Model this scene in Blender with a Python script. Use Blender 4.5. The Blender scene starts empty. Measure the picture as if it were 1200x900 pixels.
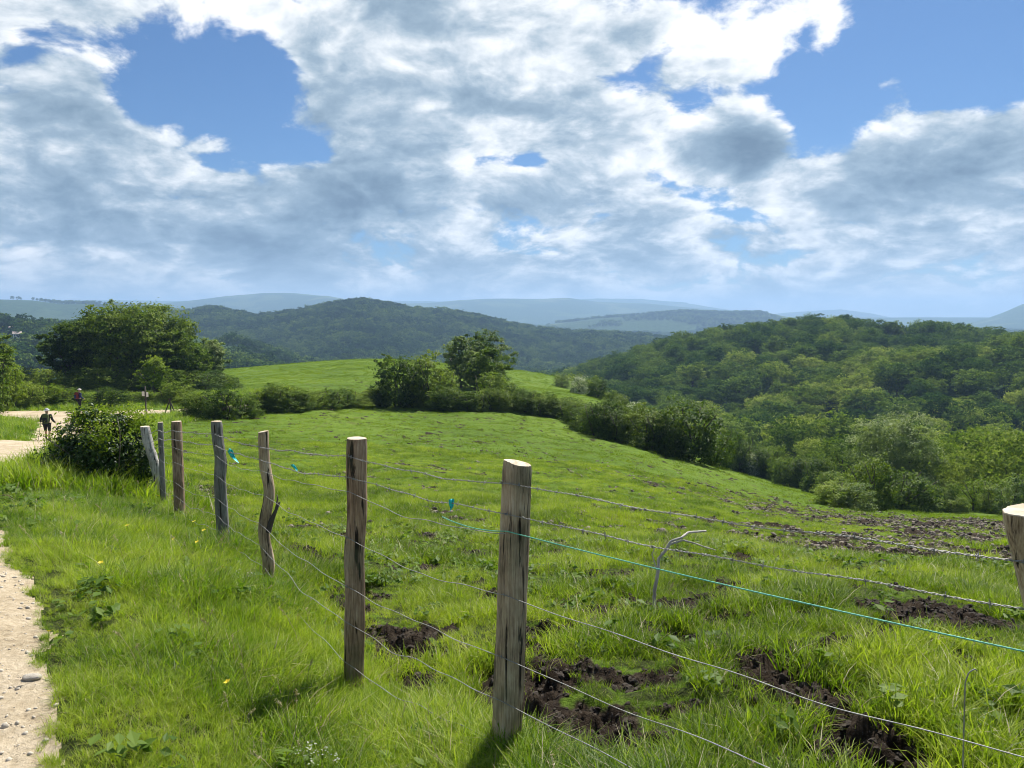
import bpy, math, random
import numpy as np
from mathutils import Vector, Matrix
R = math.radians
rng = np.random.default_rng(7)
random.seed(7)
scene = bpy.context.scene
C = scene.collection

# ------------------------------------------------------------------ camera geometry
PITCH = math.atan(75 / 900)
CP, SP = math.cos(PITCH), math.sin(PITCH)

def at(px, py, Y):
    """world point at forward distance Y seen at photo pixel (px, py); eye at the origin"""
    xc, yc = (px - 600) / 900, (450 - py) / 900
    dy = CP + yc * SP
    return np.array([Y * xc / dy, Y, Y * (-SP + yc * CP) / dy])

def zpix(py, Y):
    yc = (450 - np.asarray(py, float)) / 900
    return Y * (-SP + yc * CP) / (CP + yc * SP)

cam_d = bpy.data.cameras.new('camera'); cam = bpy.data.objects.new('camera', cam_d)
C.objects.link(cam); cam.location = (0, 0, 0); cam.rotation_euler = (math.pi / 2 - PITCH, 0, 0)
cam_d.sensor_width = 36; cam_d.lens = 27.0; cam_d.clip_start = 0.05; cam_d.clip_end = 40000
scene.camera = cam

# ------------------------------------------------------------------ numpy noise
def _hash(ix, iy, s):
    h = (ix * 374761393 + iy * 668265263 + s * 1274126177) & 0xffffffff
    h = ((h ^ (h >> 13)) * 1274126177) & 0xffffffff
    return ((h ^ (h >> 16)) & 0xffffff) / 0xffffff

def vnoise(x, y, s=0):
    x = np.asarray(x, float); y = np.asarray(y, float)
    ix = np.floor(x).astype(np.int64); iy = np.floor(y).astype(np.int64)
    fx = x - ix; fy = y - iy
    fx = fx * fx * (3 - 2 * fx); fy = fy * fy * (3 - 2 * fy)
    a = _hash(ix, iy, s); b = _hash(ix + 1, iy, s); c = _hash(ix, iy + 1, s); d = _hash(ix + 1, iy + 1, s)
    return (a + (b - a) * fx) * (1 - fy) + (c + (d - c) * fx) * fy

def fbm(x, y, o=4, s=0, g=0.5):
    t = 0; a = 1; n = 0
    for i in range(o):
        t = t + a * vnoise(x * 2 ** i + 17.3 * i, y * 2 ** i - 9.1 * i, s + i); n += a; a *= g
    return t / n          # 0..1

def sstep(a, b, x):
    t = np.clip((x - a) / (b - a), 0, 1); return t * t * (3 - 2 * t)

# ------------------------------------------------------------------ terrain
CT = [  # px, py, Y
 (600, 885, 3.4), (415, 812, 4.3), (309, 682, 6.3), (255, 643, 7.6), (207, 611, 9.2), (188, 602, 10.4), (175, 600, 11),
 (1205, 1100, 2.0), (600, 1200, 1.9), (1000, 900, 3.0), (1190, 770, 4.4),
 (600, 727, 6), (600, 654, 10), (600, 582, 20), (600, 537, 35), (600, 508, 50), (600, 484, 65),
 (450, 655, 9), (450, 590, 16), (450, 545, 27), (450, 505, 45), (455, 478, 66),
 (300, 613, 12), (300, 565, 20), (300, 521, 34), (300, 493, 50), (230, 490, 52), (380, 478, 60),
 (207, 565, 16), (210, 530, 27), (215, 503, 42),
 (760, 654, 10), (760, 595, 20), (760, 557, 35), (760, 530, 50), (760, 520, 58),
 (860, 609, 20), (860, 581, 35), (860, 558, 50), (860, 553, 55),
 (960, 622, 20), (960, 599, 35), (960, 589, 48),
 (1000, 695, 7), (1000, 650, 12), (1100, 617, 25), (1100, 606, 38), (1060, 603, 46),
 (1200, 690, 8), (1200, 652, 12.5), (1200, 625, 22), (1200, 612, 34), (1300, 660, 13), (1300, 630, 30), (1400, 800, 6),
 (1060, 590, 75), (1160, 590, 75), (1260, 590, 75), (900, 570, 80), (800, 545, 80), (1150, 550, 115), (1250, 545, 115),
 (1000, 560, 120), (900, 545, 130), (780, 505, 110), (1500, 640, 60), (1500, 560, 130), (1150, 545, 150), (950, 545, 150),
 (0, 905, 2.75), (0, 640, 5.5), (75, 860, 2.97), (0, 560, 12), (45, 533, 18), (0, 515, 30), (100, 575, 12), (130, 640, 6.5),
 (200, 760, 4.0), (57, 517, 41), (45, 503, 47), (30, 486, 55), (90, 484, 57), (200, 480, 60), (-100, 545, 14), (-100, 500, 40), (-100, 478, 62),
 (-300, 620, 6), (-400, 520, 30), (-300, 900, 2.6), (-300, 470, 90), (20, 462, 75), (100, 458, 80), (240, 452, 90), (0, 452, 110),
 (350, 462, 68), (300, 440, 110), (240, 433, 140), (300, 429, 140), (370, 424, 140), (440, 421, 140), (520, 426, 140), (590, 433, 140),
 (645, 440, 140), (700, 462, 140), (440, 442, 90), (540, 452, 82), (540, 434, 115), (620, 452, 110), (640, 462, 90), (700, 470, 90), (100, 440, 145), (0, 436, 150),
 (1400, 545, 150), (800, 520, 150), (-300, 440, 150),
]
def _tq(x, y):
    ye = np.maximum(y, 0.8)
    return np.clip(x / (ye + 3.0), -1.4, 1.4) * 2.2, np.log(np.minimum(ye, 165) + 3.0)
_P = np.array([at(*c) for c in CT] + [[0, 0.8, -1.62], [-3, 0.8, -1.6], [3, 0.8, -1.85]])
_qx, _qy = _tq(_P[:, 0], _P[:, 1])
_drop = _P[:, 2] / (_P[:, 1] + 6)
def _U(r2): return np.where(r2 > 1e-12, 0.5 * r2 * np.log(np.maximum(r2, 1e-12)), 0)
_n = len(_P)
_A = np.zeros((_n + 3, _n + 3))
_A[:_n, :_n] = _U((_qx[:, None] - _qx) ** 2 + (_qy[:, None] - _qy) ** 2) + np.eye(_n) * 0.0008
_A[:_n, _n:] = np.c_[np.ones(_n), _qx, _qy]; _A[_n:, :_n] = _A[:_n, _n:].T
_W = np.linalg.solve(_A, np.r_[_drop, 0, 0, 0])
def near_h(x, y):
    qx, qy = _tq(x, y)
    out = _W[_n] + _W[_n + 1] * qx + _W[_n + 2] * qy
    for i in range(_n):
        out = out + _W[i] * _U((qx - _qx[i]) ** 2 + (qy - _qy[i]) ** 2)
    return out * (np.clip(y, 0.8, 165) + 6)

RIDGES = [  # distance, front width, back width, crest pixel table
 (700, 330, 260, [(-200, 372), (-100, 376), (0, 381), (50, 388), (110, 393), (160, 392), (215, 392), (260, 402), (300, 414), (340, 428), (420, 450)]),
 (1350, 420, 300, [(60, 384), (140, 374), (210, 371), (250, 365), (300, 374), (350, 369), (385, 362), (420, 357), (450, 360), (480, 366), (520, 368), (560, 374), (610, 386), (660, 393), (700, 394), (750, 397), (800, 404), (900, 415), (1300, 430)]),
 (2500, 500, 500, [(-200, 346), (-60, 347), (0, 350), (40, 351), (70, 355), (120, 356), (170, 361), (220, 366), (300, 376), (420, 390)]),
 (5000, 900, 900, [(60, 372), (150, 362), (200, 354), (235, 350), (265, 346), (310, 343), (350, 344), (385, 347), (410, 352), (460, 360), (520, 372)]),
 (5600, 1200, 900, [(380, 366), (440, 357), (500, 355), (540, 351), (580, 349), (640, 349), (665, 348), (700, 353), (760, 355), (830, 362), (890, 370), (960, 380)]),
 (3200, 650, 600, [(560, 392), (640, 380), (700, 373), (750, 370), (800, 366), (850, 367), (900, 367), (930, 373), (1000, 384), (1060, 388)]),
 (7600, 900, 600, [(640, 352), (700, 350), (750, 350), (800, 354), (840, 361), (900, 368), (940, 365), (985, 362), (1020, 367), (1050, 373), (1100, 378), (1200, 380)]),
 (4300, 800, 800, [(1020, 390), (1080, 381), (1130, 379), (1150, 375), (1175, 366), (1200, 355), (1240, 344), (1300, 338), (1400, 345)]),
 (255, 55, 80, [(820, 560), (880, 500), (930, 480), (980, 468), (1030, 455), (1080, 442), (1150, 432), (1200, 428), (1400, 420)]),
 (385, 130, 160, [(560, 504), (640, 478), (690, 457), (740, 437), (800, 417), (860, 406), (920, 400), (960, 397), (1000, 397), (1050, 404), (1100, 403), (1150, 409), (1200, 414), (1400, 420)]),
]
def far_h(x, y):
    r = np.hypot(x, y) + 1e-6
    ys = np.maximum(y, 0.25 * r + 1)
    u = x / ys
    px = 600 + 900 * u * 1.0035
    front = sstep(0.1, 0.3, y / r)
    zb = -38 - 62 * sstep(300, 1200, ys) + 8 * (fbm(x / 160, y / 160, 3, 5) - 0.5)
    h = zb
    for k, (Yk, wf, wb, tab) in enumerate(RIDGES):
        t = np.array(tab, float)
        Yv = Yk * (1 + 0.10 * (vnoise(u * 5 + 3.3 * k, 0 * u, 40 + k) - 0.5))
        crest = zpix(np.interp(px, t[:, 0], t[:, 1]), Yk) 
        w = np.where(ys < Yv, wf, wb)
        prof = np.exp(-((ys - Yv) / w) ** 2)
        amp = 0.12 * (crest - zb)
        rough = (fbm(x / (w * 0.45), y / (w * 0.45), 4, 60 + k) - 0.5) * amp * 2 * (1 - prof ** 3 * 0.75)
        h = np.maximum(h, zb + (crest - zb) * prof + rough * prof)
    back = -6 + 10 * (fbm(x / 200, y / 200, 3, 9) - 0.5)
    return h * front + back * (1 - front)

# mask helpers --------------------------------------------------------------
FENCE = np.array([(1.9, -1), (1.6, 1.0), (1.36, 2.0), (0, 3.4), (-0.88, 4.3), (-2.04, 6.3), (-2.92, 7.6), (-4.02, 9.2), (-4.76, 10.4), (-5.2, 11), (-9, 17), (-14.8, 27), (-20, 40), (-22, 50), (-22, 200)])
def fence_x(y): return np.interp(y, FENCE[:, 1], FENCE[:, 0])
PATHR = np.array([(-1.35, -3), (-1.35, 1), (-1.52, 2.2), (-1.70, 2.97), (-2.25, 3.74), (-2.85, 4.6), (-3.75, 5.5), (-5.4, 7.5), (-7.9, 12), (-11.0, 17.5), (-16.2, 28), (-22.2, 41), (-25, 48), (-26, 53), (-25, 60)])
PATHL = np.array([(-4.2, -3), (-4.2, 2), (-4.8, 4), (-6.6, 6), (-8.4, 8.5), (-11.6, 13), (-14.8, 19), (-20, 30), (-26.2, 41.5), (-29.3, 47), (-31.5, 51), (-36, 54), (-60, 55)])
ROAD = np.array([(-80, 52), (-45, 54.5), (-34, 56.5), (-26, 58.5), (-15, 60.5), (-4, 66)])
def path_mask(x, y):
    """>0 inside, metres"""
    n = (fbm(x * 2.2, y * 2.2, 4, 11) - 0.5) * 0.9 * np.clip(0.45 + y * 0.03, 0.4, 1.5)
    xr = np.interp(y, PATHR[:, 1], PATHR[:, 0]); xl = np.interp(y, PATHL[:, 1], PATHL[:, 0])
    a = np.minimum(xr - x, x - xl) * 0.8
    a = np.where((y > -3) & (y < 57), a, -9)
    ry = np.interp(x, ROAD[:, 0], ROAD[:, 1])
    b = np.where((x < -14) & (x > -80), 1.7 - np.abs(y - ry), -9)
    return np.maximum(a, b) + n
_mud = None
def mud_mask(x, y):
    v = np.zeros_like(np.asarray(x, float))
    if _mud is not None:
        for (mx, my, rx, ry) in _mud:
            v = np.maximum(v, 1.25 - 0.75 * np.hypot((x - mx) / rx, (y - my) / ry))
    n = fbm(x * 3.0, y * 3.0, 4, 21, .6)
    r = np.hypot(x, y)
    pas = sstep(0, 0.5, x - fence_x(y))
    sc = sstep(0.53, 0.64, fbm(x * 1.3 + 5, y * 1.3, 4, 31, 0.6)) * sstep(24, 10, y) * 0.9
    sc = np.maximum(sc, sstep(0.66, 0.76, fbm(x * 1.1 + 5, y * 0.6, 4, 35, 0.62)) * sstep(10, 18, y) * sstep(45, 30, y) * 0.3)
    return np.clip(np.maximum((v + (n - 0.5) * 2.6), sc) * pas * (path_mask(x, y) < -0.3), 0, 1)

def H(x, y, detail=True):
    x = np.asarray(x, float); y = np.asarray(y, float)
    r = np.hypot(x, y)
    h = near_h(x, y)
    w = sstep(145, 215, r)
    if np.any(w > 0):
        h = h * (1 - w) + far_h(x, y) * w
    if detail:
        nearw = sstep(90, 50, r)
        pm = path_mask(x, y)
        off = np.clip(-pm * 2, 0, 1)
        h = h + nearw * off * ((fbm(x * 1.1, y * 1.1, 4, 1) - 0.5) * 0.16 + (fbm(x * 0.35, y * 0.35, 3, 2) - 0.5) * 0.35 * sstep(5, 15, r))
        h = h + nearw * off * sstep(12, 25, y) * (fbm(x * 0.7, y * 2.4, 3, 8) - 0.5) * 0.16
        h = h + (r < 40) * (1 - off) * (fbm(x * 6, y * 6, 3, 4) - 0.5) * 0.03
        m = mud_mask(x, y)
        h = h - m * 0.05 + m * (fbm(x * 8, y * 8, 4, 3, 0.6) - 0.5) * 0.30 * (r < 70)
    return h

def ground(px, py, Ymin=1.5, Ymax=400):
    """first ground point under a photo pixel (marches outwards)"""
    Y = np.geomspace(Ymin, Ymax, 1600)
    p = at(px, py, 1.0)
    X = p[0] * Y; Z = p[2] * Y
    h = H(X, Y, False)
    hit = np.nonzero(Z <= h)[0]
    i = hit[0] if len(hit) else -1
    return np.array([X[i], Y[i], H(X[i:i + 1] if i >= 0 else X[-1:], Y[i:i + 1] if i >= 0 else Y[-1:])[0]])

_m = []
for (px, py, rx, ry) in [(470, 772, .26, .2), (545, 832, .3, .2), (650, 872, .4, .22), (620, 800, .3, .25), (690, 738, .45, .25), (800, 742, .5, .3),
                 (840, 752, .3, .2), (1022, 745, .3, .2), (562, 690, .3, .3), (520, 850, .25, .2), (335, 655, .7, .45), (285, 632, .7, .5), (240, 622, .5, .4),
                 (450, 800, .35, .2), (755, 805, .15, .12), (875, 780, .25, .15), (1145, 780, .2, .15), (835, 862, .3, .15), (720, 880, .35, .15), (420, 690, .3, .3), (320, 690, .4, .2),
                 (905, 775, .2, .15), (1000, 690, .15, .15), (680, 700, .2, .2), (640, 850, .4, .2),
                 (1130, 612, 10, 8), (1150, 632, 6, 4), (1100, 645, 4, 1.3), (1010, 640, 2.8, 1.0), (1060, 618, 4, 3), (880, 655, 1, .5), (1180, 645, 4, 2), (930, 632, 2.5, 1.2), (1180, 655, 2.5, 1.5),
                 (700, 600, 1.0, .6), (480, 545, 1, .6), (560, 520, 1.2, .6), (740, 700, .2, .2), (780, 690, .2, .15), (930, 720, .2, .12), (600, 760, .3, .2), (500, 740, .2, .2), (900, 830, .25, .15), (960, 850, .2, .12), (1060, 740, .2, .12), (790, 830, .2, .12)]:
    g = ground(px, py); _m.append((g[0], g[1], rx * (1.15 if py > 660 else .85), ry * (1.15 if py > 660 else .85)))
_mud = _m

# ------------------------------------------------------------------ mesh helpers
def mesh_np(name, V, F, mats=(), smooth=False, mi=None, attrs=None):
    V = np.ascontiguousarray(V, np.float32); F = np.asarray(F, np.int32)
    me = bpy.data.meshes.new(name)
    me.vertices.add(len(V)); me.vertices.foreach_set('co', V.ravel())
    k = F.shape[1] if len(F) else 4
    me.loops.add(F.size); me.loops.foreach_set('vertex_index', F.ravel())
    me.polygons.add(len(F)); me.polygons.foreach_set('loop_start', np.arange(0, F.size, k, dtype=np.int32))
    me.polygons.foreach_set('loop_total', np.full(len(F), k, np.int32))
    for m in mats: me.materials.append(m)
    if mi is not None: me.polygons.foreach_set('material_index', np.asarray(mi, np.int32))
    me.polygons.foreach_set('use_smooth', np.full(len(F), smooth, bool))
    for n, d in (attrs or {}).items():
        a = me.attributes.new(n, 'FLOAT', 'POINT'); a.data.foreach_set('value', np.ascontiguousarray(d, np.float32))
    me.update(calc_edges=True)
    return me

def link(name, me, parent=None, loc=None, rot=None):
    o = bpy.data.objects.new(name, me); C.objects.link(o)
    if parent is not None: o.parent = parent
    if loc is not None: o.location = loc
    if rot is not None: o.rotation_euler = rot
    return o

def tag(o, label=None, cat=None, group=None, kind=None):
    if label: o['label'] = label
    if cat: o['category'] = cat
    if group: o['group'] = group
    if kind: o['kind'] = kind
    return o

def join(parts):
    V = []; F = []; n = 0
    for v, f in parts:
        V.append(v); F.append(np.asarray(f) + n); n += len(v)
    return np.concatenate(V), np.concatenate(F)

def tube(P, rad, seg=8, cap=True, jitter=0, rg=None, closed_tip=False):
    P = np.asarray(P, float); n = len(P)
    rad = np.broadcast_to(np.asarray(rad, float), (n,))
    T = np.gradient(P, axis=0); T /= np.linalg.norm(T, axis=1)[:, None] + 1e-9
    ref = np.array([0, 0, 1.0]) if abs(T[0, 2]) < 0.9 else np.array([1.0, 0, 0])
    V = []
    u = np.cross(T[0], ref); u /= np.linalg.norm(u)
    a = np.arange(seg) * 2 * math.pi / seg
    for i in range(n):
        u = u - T[i] * np.dot(u, T[i]); u /= np.linalg.norm(u); v = np.cross(T[i], u)
        rr = rad[i] * (1 + (jitter * (rg.random(seg) - 0.5) if jitter else 0))
        V.append(P[i] + np.outer(np.cos(a) * rr, u) + np.outer(np.sin(a) * rr, v))
    V = np.concatenate(V)
    F = []
    for i in range(n - 1):
        for j in range(seg):
            k = (j + 1) % seg
            F.append((i * seg + j, i * seg + k, (i + 1) * seg + k, (i + 1) * seg + j))
    if cap and seg % 2 == 0:
        for base in (0, (n - 1) * seg):
            for j in range(seg // 2 - 1):
                F.append((base + j, base + j + 1, base + seg - 2 - j, base + seg - 1 - j))
    return V, np.array(F)

# ------------------------------------------------------------------ materials
def newmat(name):
    m = bpy.data.materials.new(name); m.use_nodes = True
    nt = m.node_tree; nt.nodes.clear()
    out = nt.nodes.new('ShaderNodeOutputMaterial')
    return m, nt, out
def N(nt, t, **kw):
    n = nt.nodes.new(t)
    for k, v in kw.items():
        if k.startswith('i_'):
            key = k[2:]; key = int(key) if key.isdigit() else key
            n.inputs[key].default_value = v
        else: setattr(n, k, v)
    return n
def L(nt, a, b): nt.links.new(a, b)
def math_(nt, op, a, b=None, c=None, clamp=False):
    n = nt.nodes.new('ShaderNodeMath'); n.operation = op; n.use_clamp = clamp
    for i, v in enumerate((a, b, c)):
        if v is None: continue
        if isinstance(v, (int, float)): n.inputs[i].default_value = v
        else: L(nt, v, n.inputs[i])
    return n.outputs[0]
def vmath(nt, op, a, b=None, c=None):
    n = nt.nodes.new('ShaderNodeVectorMath'); n.operation = op
    for i, v in enumerate((a, b, c)):
        if v is None: continue
        if isinstance(v, (tuple, list)): n.inputs[i].default_value = v
        elif isinstance(v, (int, float)): n.inputs['Scale'].default_value = v
        else: L(nt, v, n.inputs['Scale'] if (op == 'SCALE' and i == 1) else n.inputs[i])
    return n.outputs['Value'] if op in ('DOT_PRODUCT', 'LENGTH') else n.outputs[0]
def ramp(nt, fac, stops, interp='LINEAR'):
    n = nt.nodes.new('ShaderNodeValToRGB'); cr = n.color_ramp; cr.interpolation = interp
    while len(cr.elements) < len(stops): cr.elements.new(0.5)
    for e, (p, c) in zip(cr.elements, stops):
        e.position = p; e.color = (*c, 1) if len(c) == 3 else c
    L(nt, fac, n.inputs[0]); return n.outputs[0]
def mixc(nt, f, a, b, blend='MIX'):
    n = nt.nodes.new('ShaderNodeMix'); n.data_type = 'RGBA'; n.blend_type = blend
    for i, v in ((0, f), (6, a), (7, b)):
        if isinstance(v, (int, float)): n.inputs[i].default_value = v
        elif isinstance(v, tuple): n.inputs[i].default_value = (*v, 1) if len(v) == 3 else v
        else: L(nt, v, n.inputs[i])
    return n.outputs[2]
def noise(nt, vec, scale, detail=4, rough=0.55, dist=0):
    n = N(nt, 'ShaderNodeTexNoise'); n.inputs['Scale'].default_value = scale; n.inputs['Detail'].default_value = detail
    n.inputs['Roughness'].default_value = rough; n.inputs['Distortion'].default_value = dist
    if vec is not None: L(nt, vec, n.inputs['Vector'])
    return n.outputs[0]
def mrange(nt, v, a, b, c=0, d=1):
    n = nt.nodes.new('ShaderNodeMapRange'); n.interpolation_type = 'SMOOTHSTEP'
    L(nt, v, n.inputs[0])
    for i, x in ((1, a), (2, b), (3, c), (4, d)): n.inputs[i].default_value = x
    return n.outputs[0]

def leaf_mat(name, cols, trans=0.35, rough=0.5, island=True, spec=0.12, blossom=0.0, patch=6.0, upn=0.35):
    """cols: dark, mid, light base colour of the leaves; varied by leaf, by plant and by patch"""
    m, nt, out = newmat(name)
    geo = N(nt, 'ShaderNodeNewGeometry'); oi = N(nt, 'ShaderNodeObjectInfo')
    n1 = noise(nt, geo.outputs['Position'], 1.0 / patch, 3)
    v = math_(nt, 'MULTIPLY', mrange(nt, n1, 0.33, 0.67), 0.4)
    v = math_(nt, 'MULTIPLY_ADD', oi.outputs['Random'], 0.4, v)
    if island: v = math_(nt, 'MULTIPLY_ADD', geo.outputs['Random Per Island'], 0.35, v)
    col = ramp(nt, v, [(0.15, cols[0]), (0.5, cols[1]), (0.9, cols[2])])
    if blossom:
        w = math_(nt, 'LESS_THAN', geo.outputs['Random Per Island'], blossom)
        col = mixc(nt, w, col, (0.72, 0.72, 0.62))
    b = N(nt, 'ShaderNodeBsdfPrincipled'); L(nt, col, b.inputs['Base Color'])
    b.inputs['Roughness'].default_value = rough; b.inputs['Specular IOR Level'].default_value = spec
    nrm = vmath(nt, 'NORMALIZE', vmath(nt, 'ADD', vmath(nt, 'SCALE', geo.outputs['Normal'], 1 - upn), (0, 0, upn)))
    L(nt, nrm, b.inputs['Normal'])
    t = N(nt, 'ShaderNodeBsdfTranslucent')
    tc = mixc(nt, 1.0, col, (1.18, 1.35, 0.5), 'MULTIPLY'); L(nt, tc, t.inputs[0])
    mx = N(nt, 'ShaderNodeMixShader'); mx.inputs[0].default_value = trans
    L(nt, b.outputs[0], mx.inputs[1]); L(nt, t.outputs[0], mx.inputs[2]); L(nt, mx.outputs[0], out.inputs[0])
    return m

def simple_mat(name, c0, c1, scale=20, rough=0.8, metal=0, bump=0.0, stretch=(1, 1, 1), coord='Object', spec=0.3):
    m, nt, out = newmat(name)
    tc = N(nt, 'ShaderNodeTexCoord')
    v = vmath(nt, 'MULTIPLY', tc.outputs[coord], stretch)
    n = noise(nt, v, scale, 6, 0.6)
    col = ramp(nt, n, [(0.3, c0), (0.7, c1)])
    b = N(nt, 'ShaderNodeBsdfPrincipled'); L(nt, col, b.inputs['Base Color'])
    b.inputs['Roughness'].default_value = rough; b.inputs['Metallic'].default_value = metal; b.inputs['Specular IOR Level'].default_value = spec
    if bump:
        bp = N(nt, 'ShaderNodeBump'); bp.inputs['Strength'].default_value = bump; bp.inputs['Distance'].default_value = 0.02
        L(nt, n, bp.inputs['Height']); L(nt, bp.outputs[0], b.inputs['Normal'])
    L(nt, b.outputs[0], out.inputs[0])
    return m

M = {}
M['grass'] = leaf_mat('grass', [(0.038, 0.088, 0.006), (0.145, 0.235, 0.012), (0.36, 0.42, 0.045)], trans=0.5, spec=0.15, rough=0.45, patch=1.3, upn=.38)
M['pasture'] = leaf_mat('pasture_grass', [(0.042, 0.085, 0.006), (0.158, 0.235, 0.012), (0.36, 0.41, 0.045)], trans=0.5, spec=0.12, patch=1.6, upn=.38)
M['turf'] = leaf_mat('turf', [(0.08, 0.13, 0.008), (0.145, 0.21, 0.012), (0.21, 0.27, 0.018)], trans=0.42, spec=0.02, patch=5, upn=.5)
M['straw'] = leaf_mat('dry_grass', [(0.24, 0.20, 0.10), (0.38, 0.33, 0.19), (0.52, 0.47, 0.31)], trans=0.3, spec=0.1, upn=.5)
M['weed'] = leaf_mat('weed', [(0.06, 0.12, 0.015), (0.11, 0.18, 0.025), (0.17, 0.24, 0.045)], trans=0.4, spec=0.1, rough=0.5)
M['leaf_dark'] = leaf_mat('leaf_dark', [(0.028, 0.055, 0.010), (0.075, 0.120, 0.020), (0.19, 0.245, 0.045)], trans=0.38, spec=.03, upn=.55, patch=2)
M['leaf_mid'] = leaf_mat('leaf_mid', [(0.045, 0.085, 0.012), (0.115, 0.175, 0.026), (0.24, 0.295, 0.055)], trans=0.38, spec=.03, upn=.55, patch=2)
M['leaf_bright'] = leaf_mat('leaf_bright', [(0.07, 0.125, 0.012), (0.14, 0.21, 0.02), (0.25, 0.30, 0.04)], trans=0.42, spec=.03)
M['leaf_grey'] = leaf_mat('leaf_greygreen', [(0.05, 0.09, 0.028), (0.125, 0.18, 0.06), (0.27, 0.32, 0.13)], trans=0.36, spec=.03, upn=.55, patch=2)
M['leaf_blossom'] = leaf_mat('leaf_blossom', [(0.04, 0.08, 0.02), (0.07, 0.12, 0.03), (0.13, 0.18, 0.05)], trans=0.3, blossom=0.42, spec=.03)
M['bramble'] = leaf_mat('bramble_leaf', [(0.014, 0.036, 0.008), (0.036, 0.074, 0.014), (0.085, 0.14, 0.03)], trans=0.28, spec=0.22, rough=0.45, patch=0.8, upn=.2)
M['forest'] = leaf_mat('forest_leaf_shaded', [(0.018, 0.045, 0.012), (0.058, 0.105, 0.022), (0.16, 0.22, 0.045)], trans=0.3, patch=18, spec=0, upn=.55)  # darker woodland copy, hillside shade put into the leaf colour
M['forest_lit'] = leaf_mat('forest_leaf_sunlit', [(0.05, 0.09, 0.014), (0.13, 0.185, 0.03), (0.29, 0.33, 0.085)], trans=0.38, patch=9, spec=0, upn=.55)  # lighter copy of the woodland leaf, sunlight painted into its colour
M['forest_far'] = leaf_mat('forest_far_leaf', [(0.012, 0.034, 0.010), (0.042, 0.084, 0.018), (0.14, 0.20, 0.04)], trans=0.2, patch=70, spec=0, upn=.5)  # dark greens carry the cloud shadow painted over the middle hill
M['bark'] = simple_mat('bark', (0.04, 0.032, 0.024), (0.12, 0.10, 0.075), 6, 0.9, bump=0.6, stretch=(1, 1, 0.25))
M['wire'] = simple_mat('galvanised_wire', (0.20, 0.195, 0.185), (0.40, 0.39, 0.37), 30, 0.6, metal=0.4)
M['cord'] = simple_mat('green_cord', (0.10, 0.42, 0.28), (0.22, 0.62, 0.44), 60, 0.5)
M['ribbon'] = simple_mat('turquoise_plastic', (0.01, 0.45, 0.50), (0.03, 0.62, 0.62), 15, 0.4)
M['stone'] = simple_mat('stone', (0.28, 0.25, 0.20), (0.55, 0.50, 0.42), 8, 0.9, bump=0.5)
M['gravelbit'] = simple_mat('gravel_stone', (0.34, 0.30, 0.24), (0.62, 0.56, 0.46), 5, 0.9)
M['clod'] = simple_mat('mud_clod', (0.028, 0.020, 0.014), (0.085, 0.066, 0.048), 12, 0.85, bump=0.6)
M['dryclod'] = simple_mat('dry_clod', (0.13, 0.105, 0.075), (0.34, 0.29, 0.225), 5, 0.9, bump=0.5)
M['yellow'] = simple_mat('yellow_petal', (0.65, 0.50, 0.02), (0.8, 0.62, 0.03), 5, 0.5)
M['whitep'] = simple_mat('white_petal', (0.26, 0.29, 0.16), (0.40, 0.42, 0.28), 5, 0.6)
M['render'] = simple_mat('pale_plaster', (0.62, 0.58, 0.52), (0.74, 0.70, 0.64), 2, 0.8)
M['rooftile'] = simple_mat('pale_roof', (0.42, 0.33, 0.27), (0.60, 0.50, 0.43), 4, 0.8)
M['darkglass'] = simple_mat('window_glass', (0.02, 0.025, 0.03), (0.04, 0.05, 0.06), 2, 0.2)
M['drywood'] = simple_mat('dry_stick', (0.34, 0.30, 0.25), (0.66, 0.62, 0.55), 14, 0.8, bump=0.5, stretch=(1, 1, .2))

def wood_mat(name, c0, c1, c2):
    m, nt, out = newmat(name)
    tc = N(nt, 'ShaderNodeTexCoord'); oi = N(nt, 'ShaderNodeObjectInfo')
    p = vmath(nt, 'ADD', tc.outputs['Object'], oi.outputs['Location'])
    fine = noise(nt, vmath(nt, 'MULTIPLY', p, (1, 1, 0.05)), 160, 5, 0.6)
    med = noise(nt, vmath(nt, 'MULTIPLY', p, (1, 1, 0.07)), 42, 5, 0.6, 0.4)
    big = noise(nt, vmath(nt, 'MULTIPLY', p, (1, 1, 0.5)), 9, 5, 0.6)
    crack = mrange(nt, med, 0.36, 0.44)
    col = ramp(nt, math_(nt, 'MULTIPLY_ADD', fine, 0.5, math_(nt, 'MULTIPLY', big, 0.5)), [(0.36, c0), (0.5, c1), (0.66, c2)])
    col = mixc(nt, crack, (0.025, 0.018, 0.013), col)
    stain = mrange(nt, noise(nt, p, 3.3, 4), 0.48, 0.62)
    col = mixc(nt, math_(nt, 'MULTIPLY', stain, 0.35), col, (0.10, 0.12, 0.07))
    b = N(nt, 'ShaderNodeBsdfPrincipled'); L(nt, col, b.inputs['Base Color']); b.inputs['Roughness'].default_value = 0.85
    b.inputs['Specular IOR Level'].default_value = 0.2
    hgt = math_(nt, 'ADD', math_(nt, 'MULTIPLY', crack, 1.0), math_(nt, 'MULTIPLY', fine, 0.5))
    bp = N(nt, 'ShaderNodeBump'); bp.inputs['Strength'].default_value = 0.9; bp.inputs['Distance'].default_value = 0.006
    L(nt, hgt, bp.inputs['Height']); L(nt, bp.outputs[0], b.inputs['Normal']); L(nt, b.outputs[0], out.inputs[0])
    return m
M['post_brown'] = wood_mat('weathered_post', (0.15, 0.10, 0.065), (0.42, 0.31, 0.205), (0.64, 0.53, 0.39))
M['post_red'] = wood_mat('reddish_post', (0.13, 0.08, 0.052), (0.33, 0.22, 0.145), (0.54, 0.41, 0.30))
M['post_grey'] = wood_mat('grey_post', (0.10, 0.095, 0.085), (0.20, 0.19, 0.175), (0.34, 0.33, 0.31))
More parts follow.
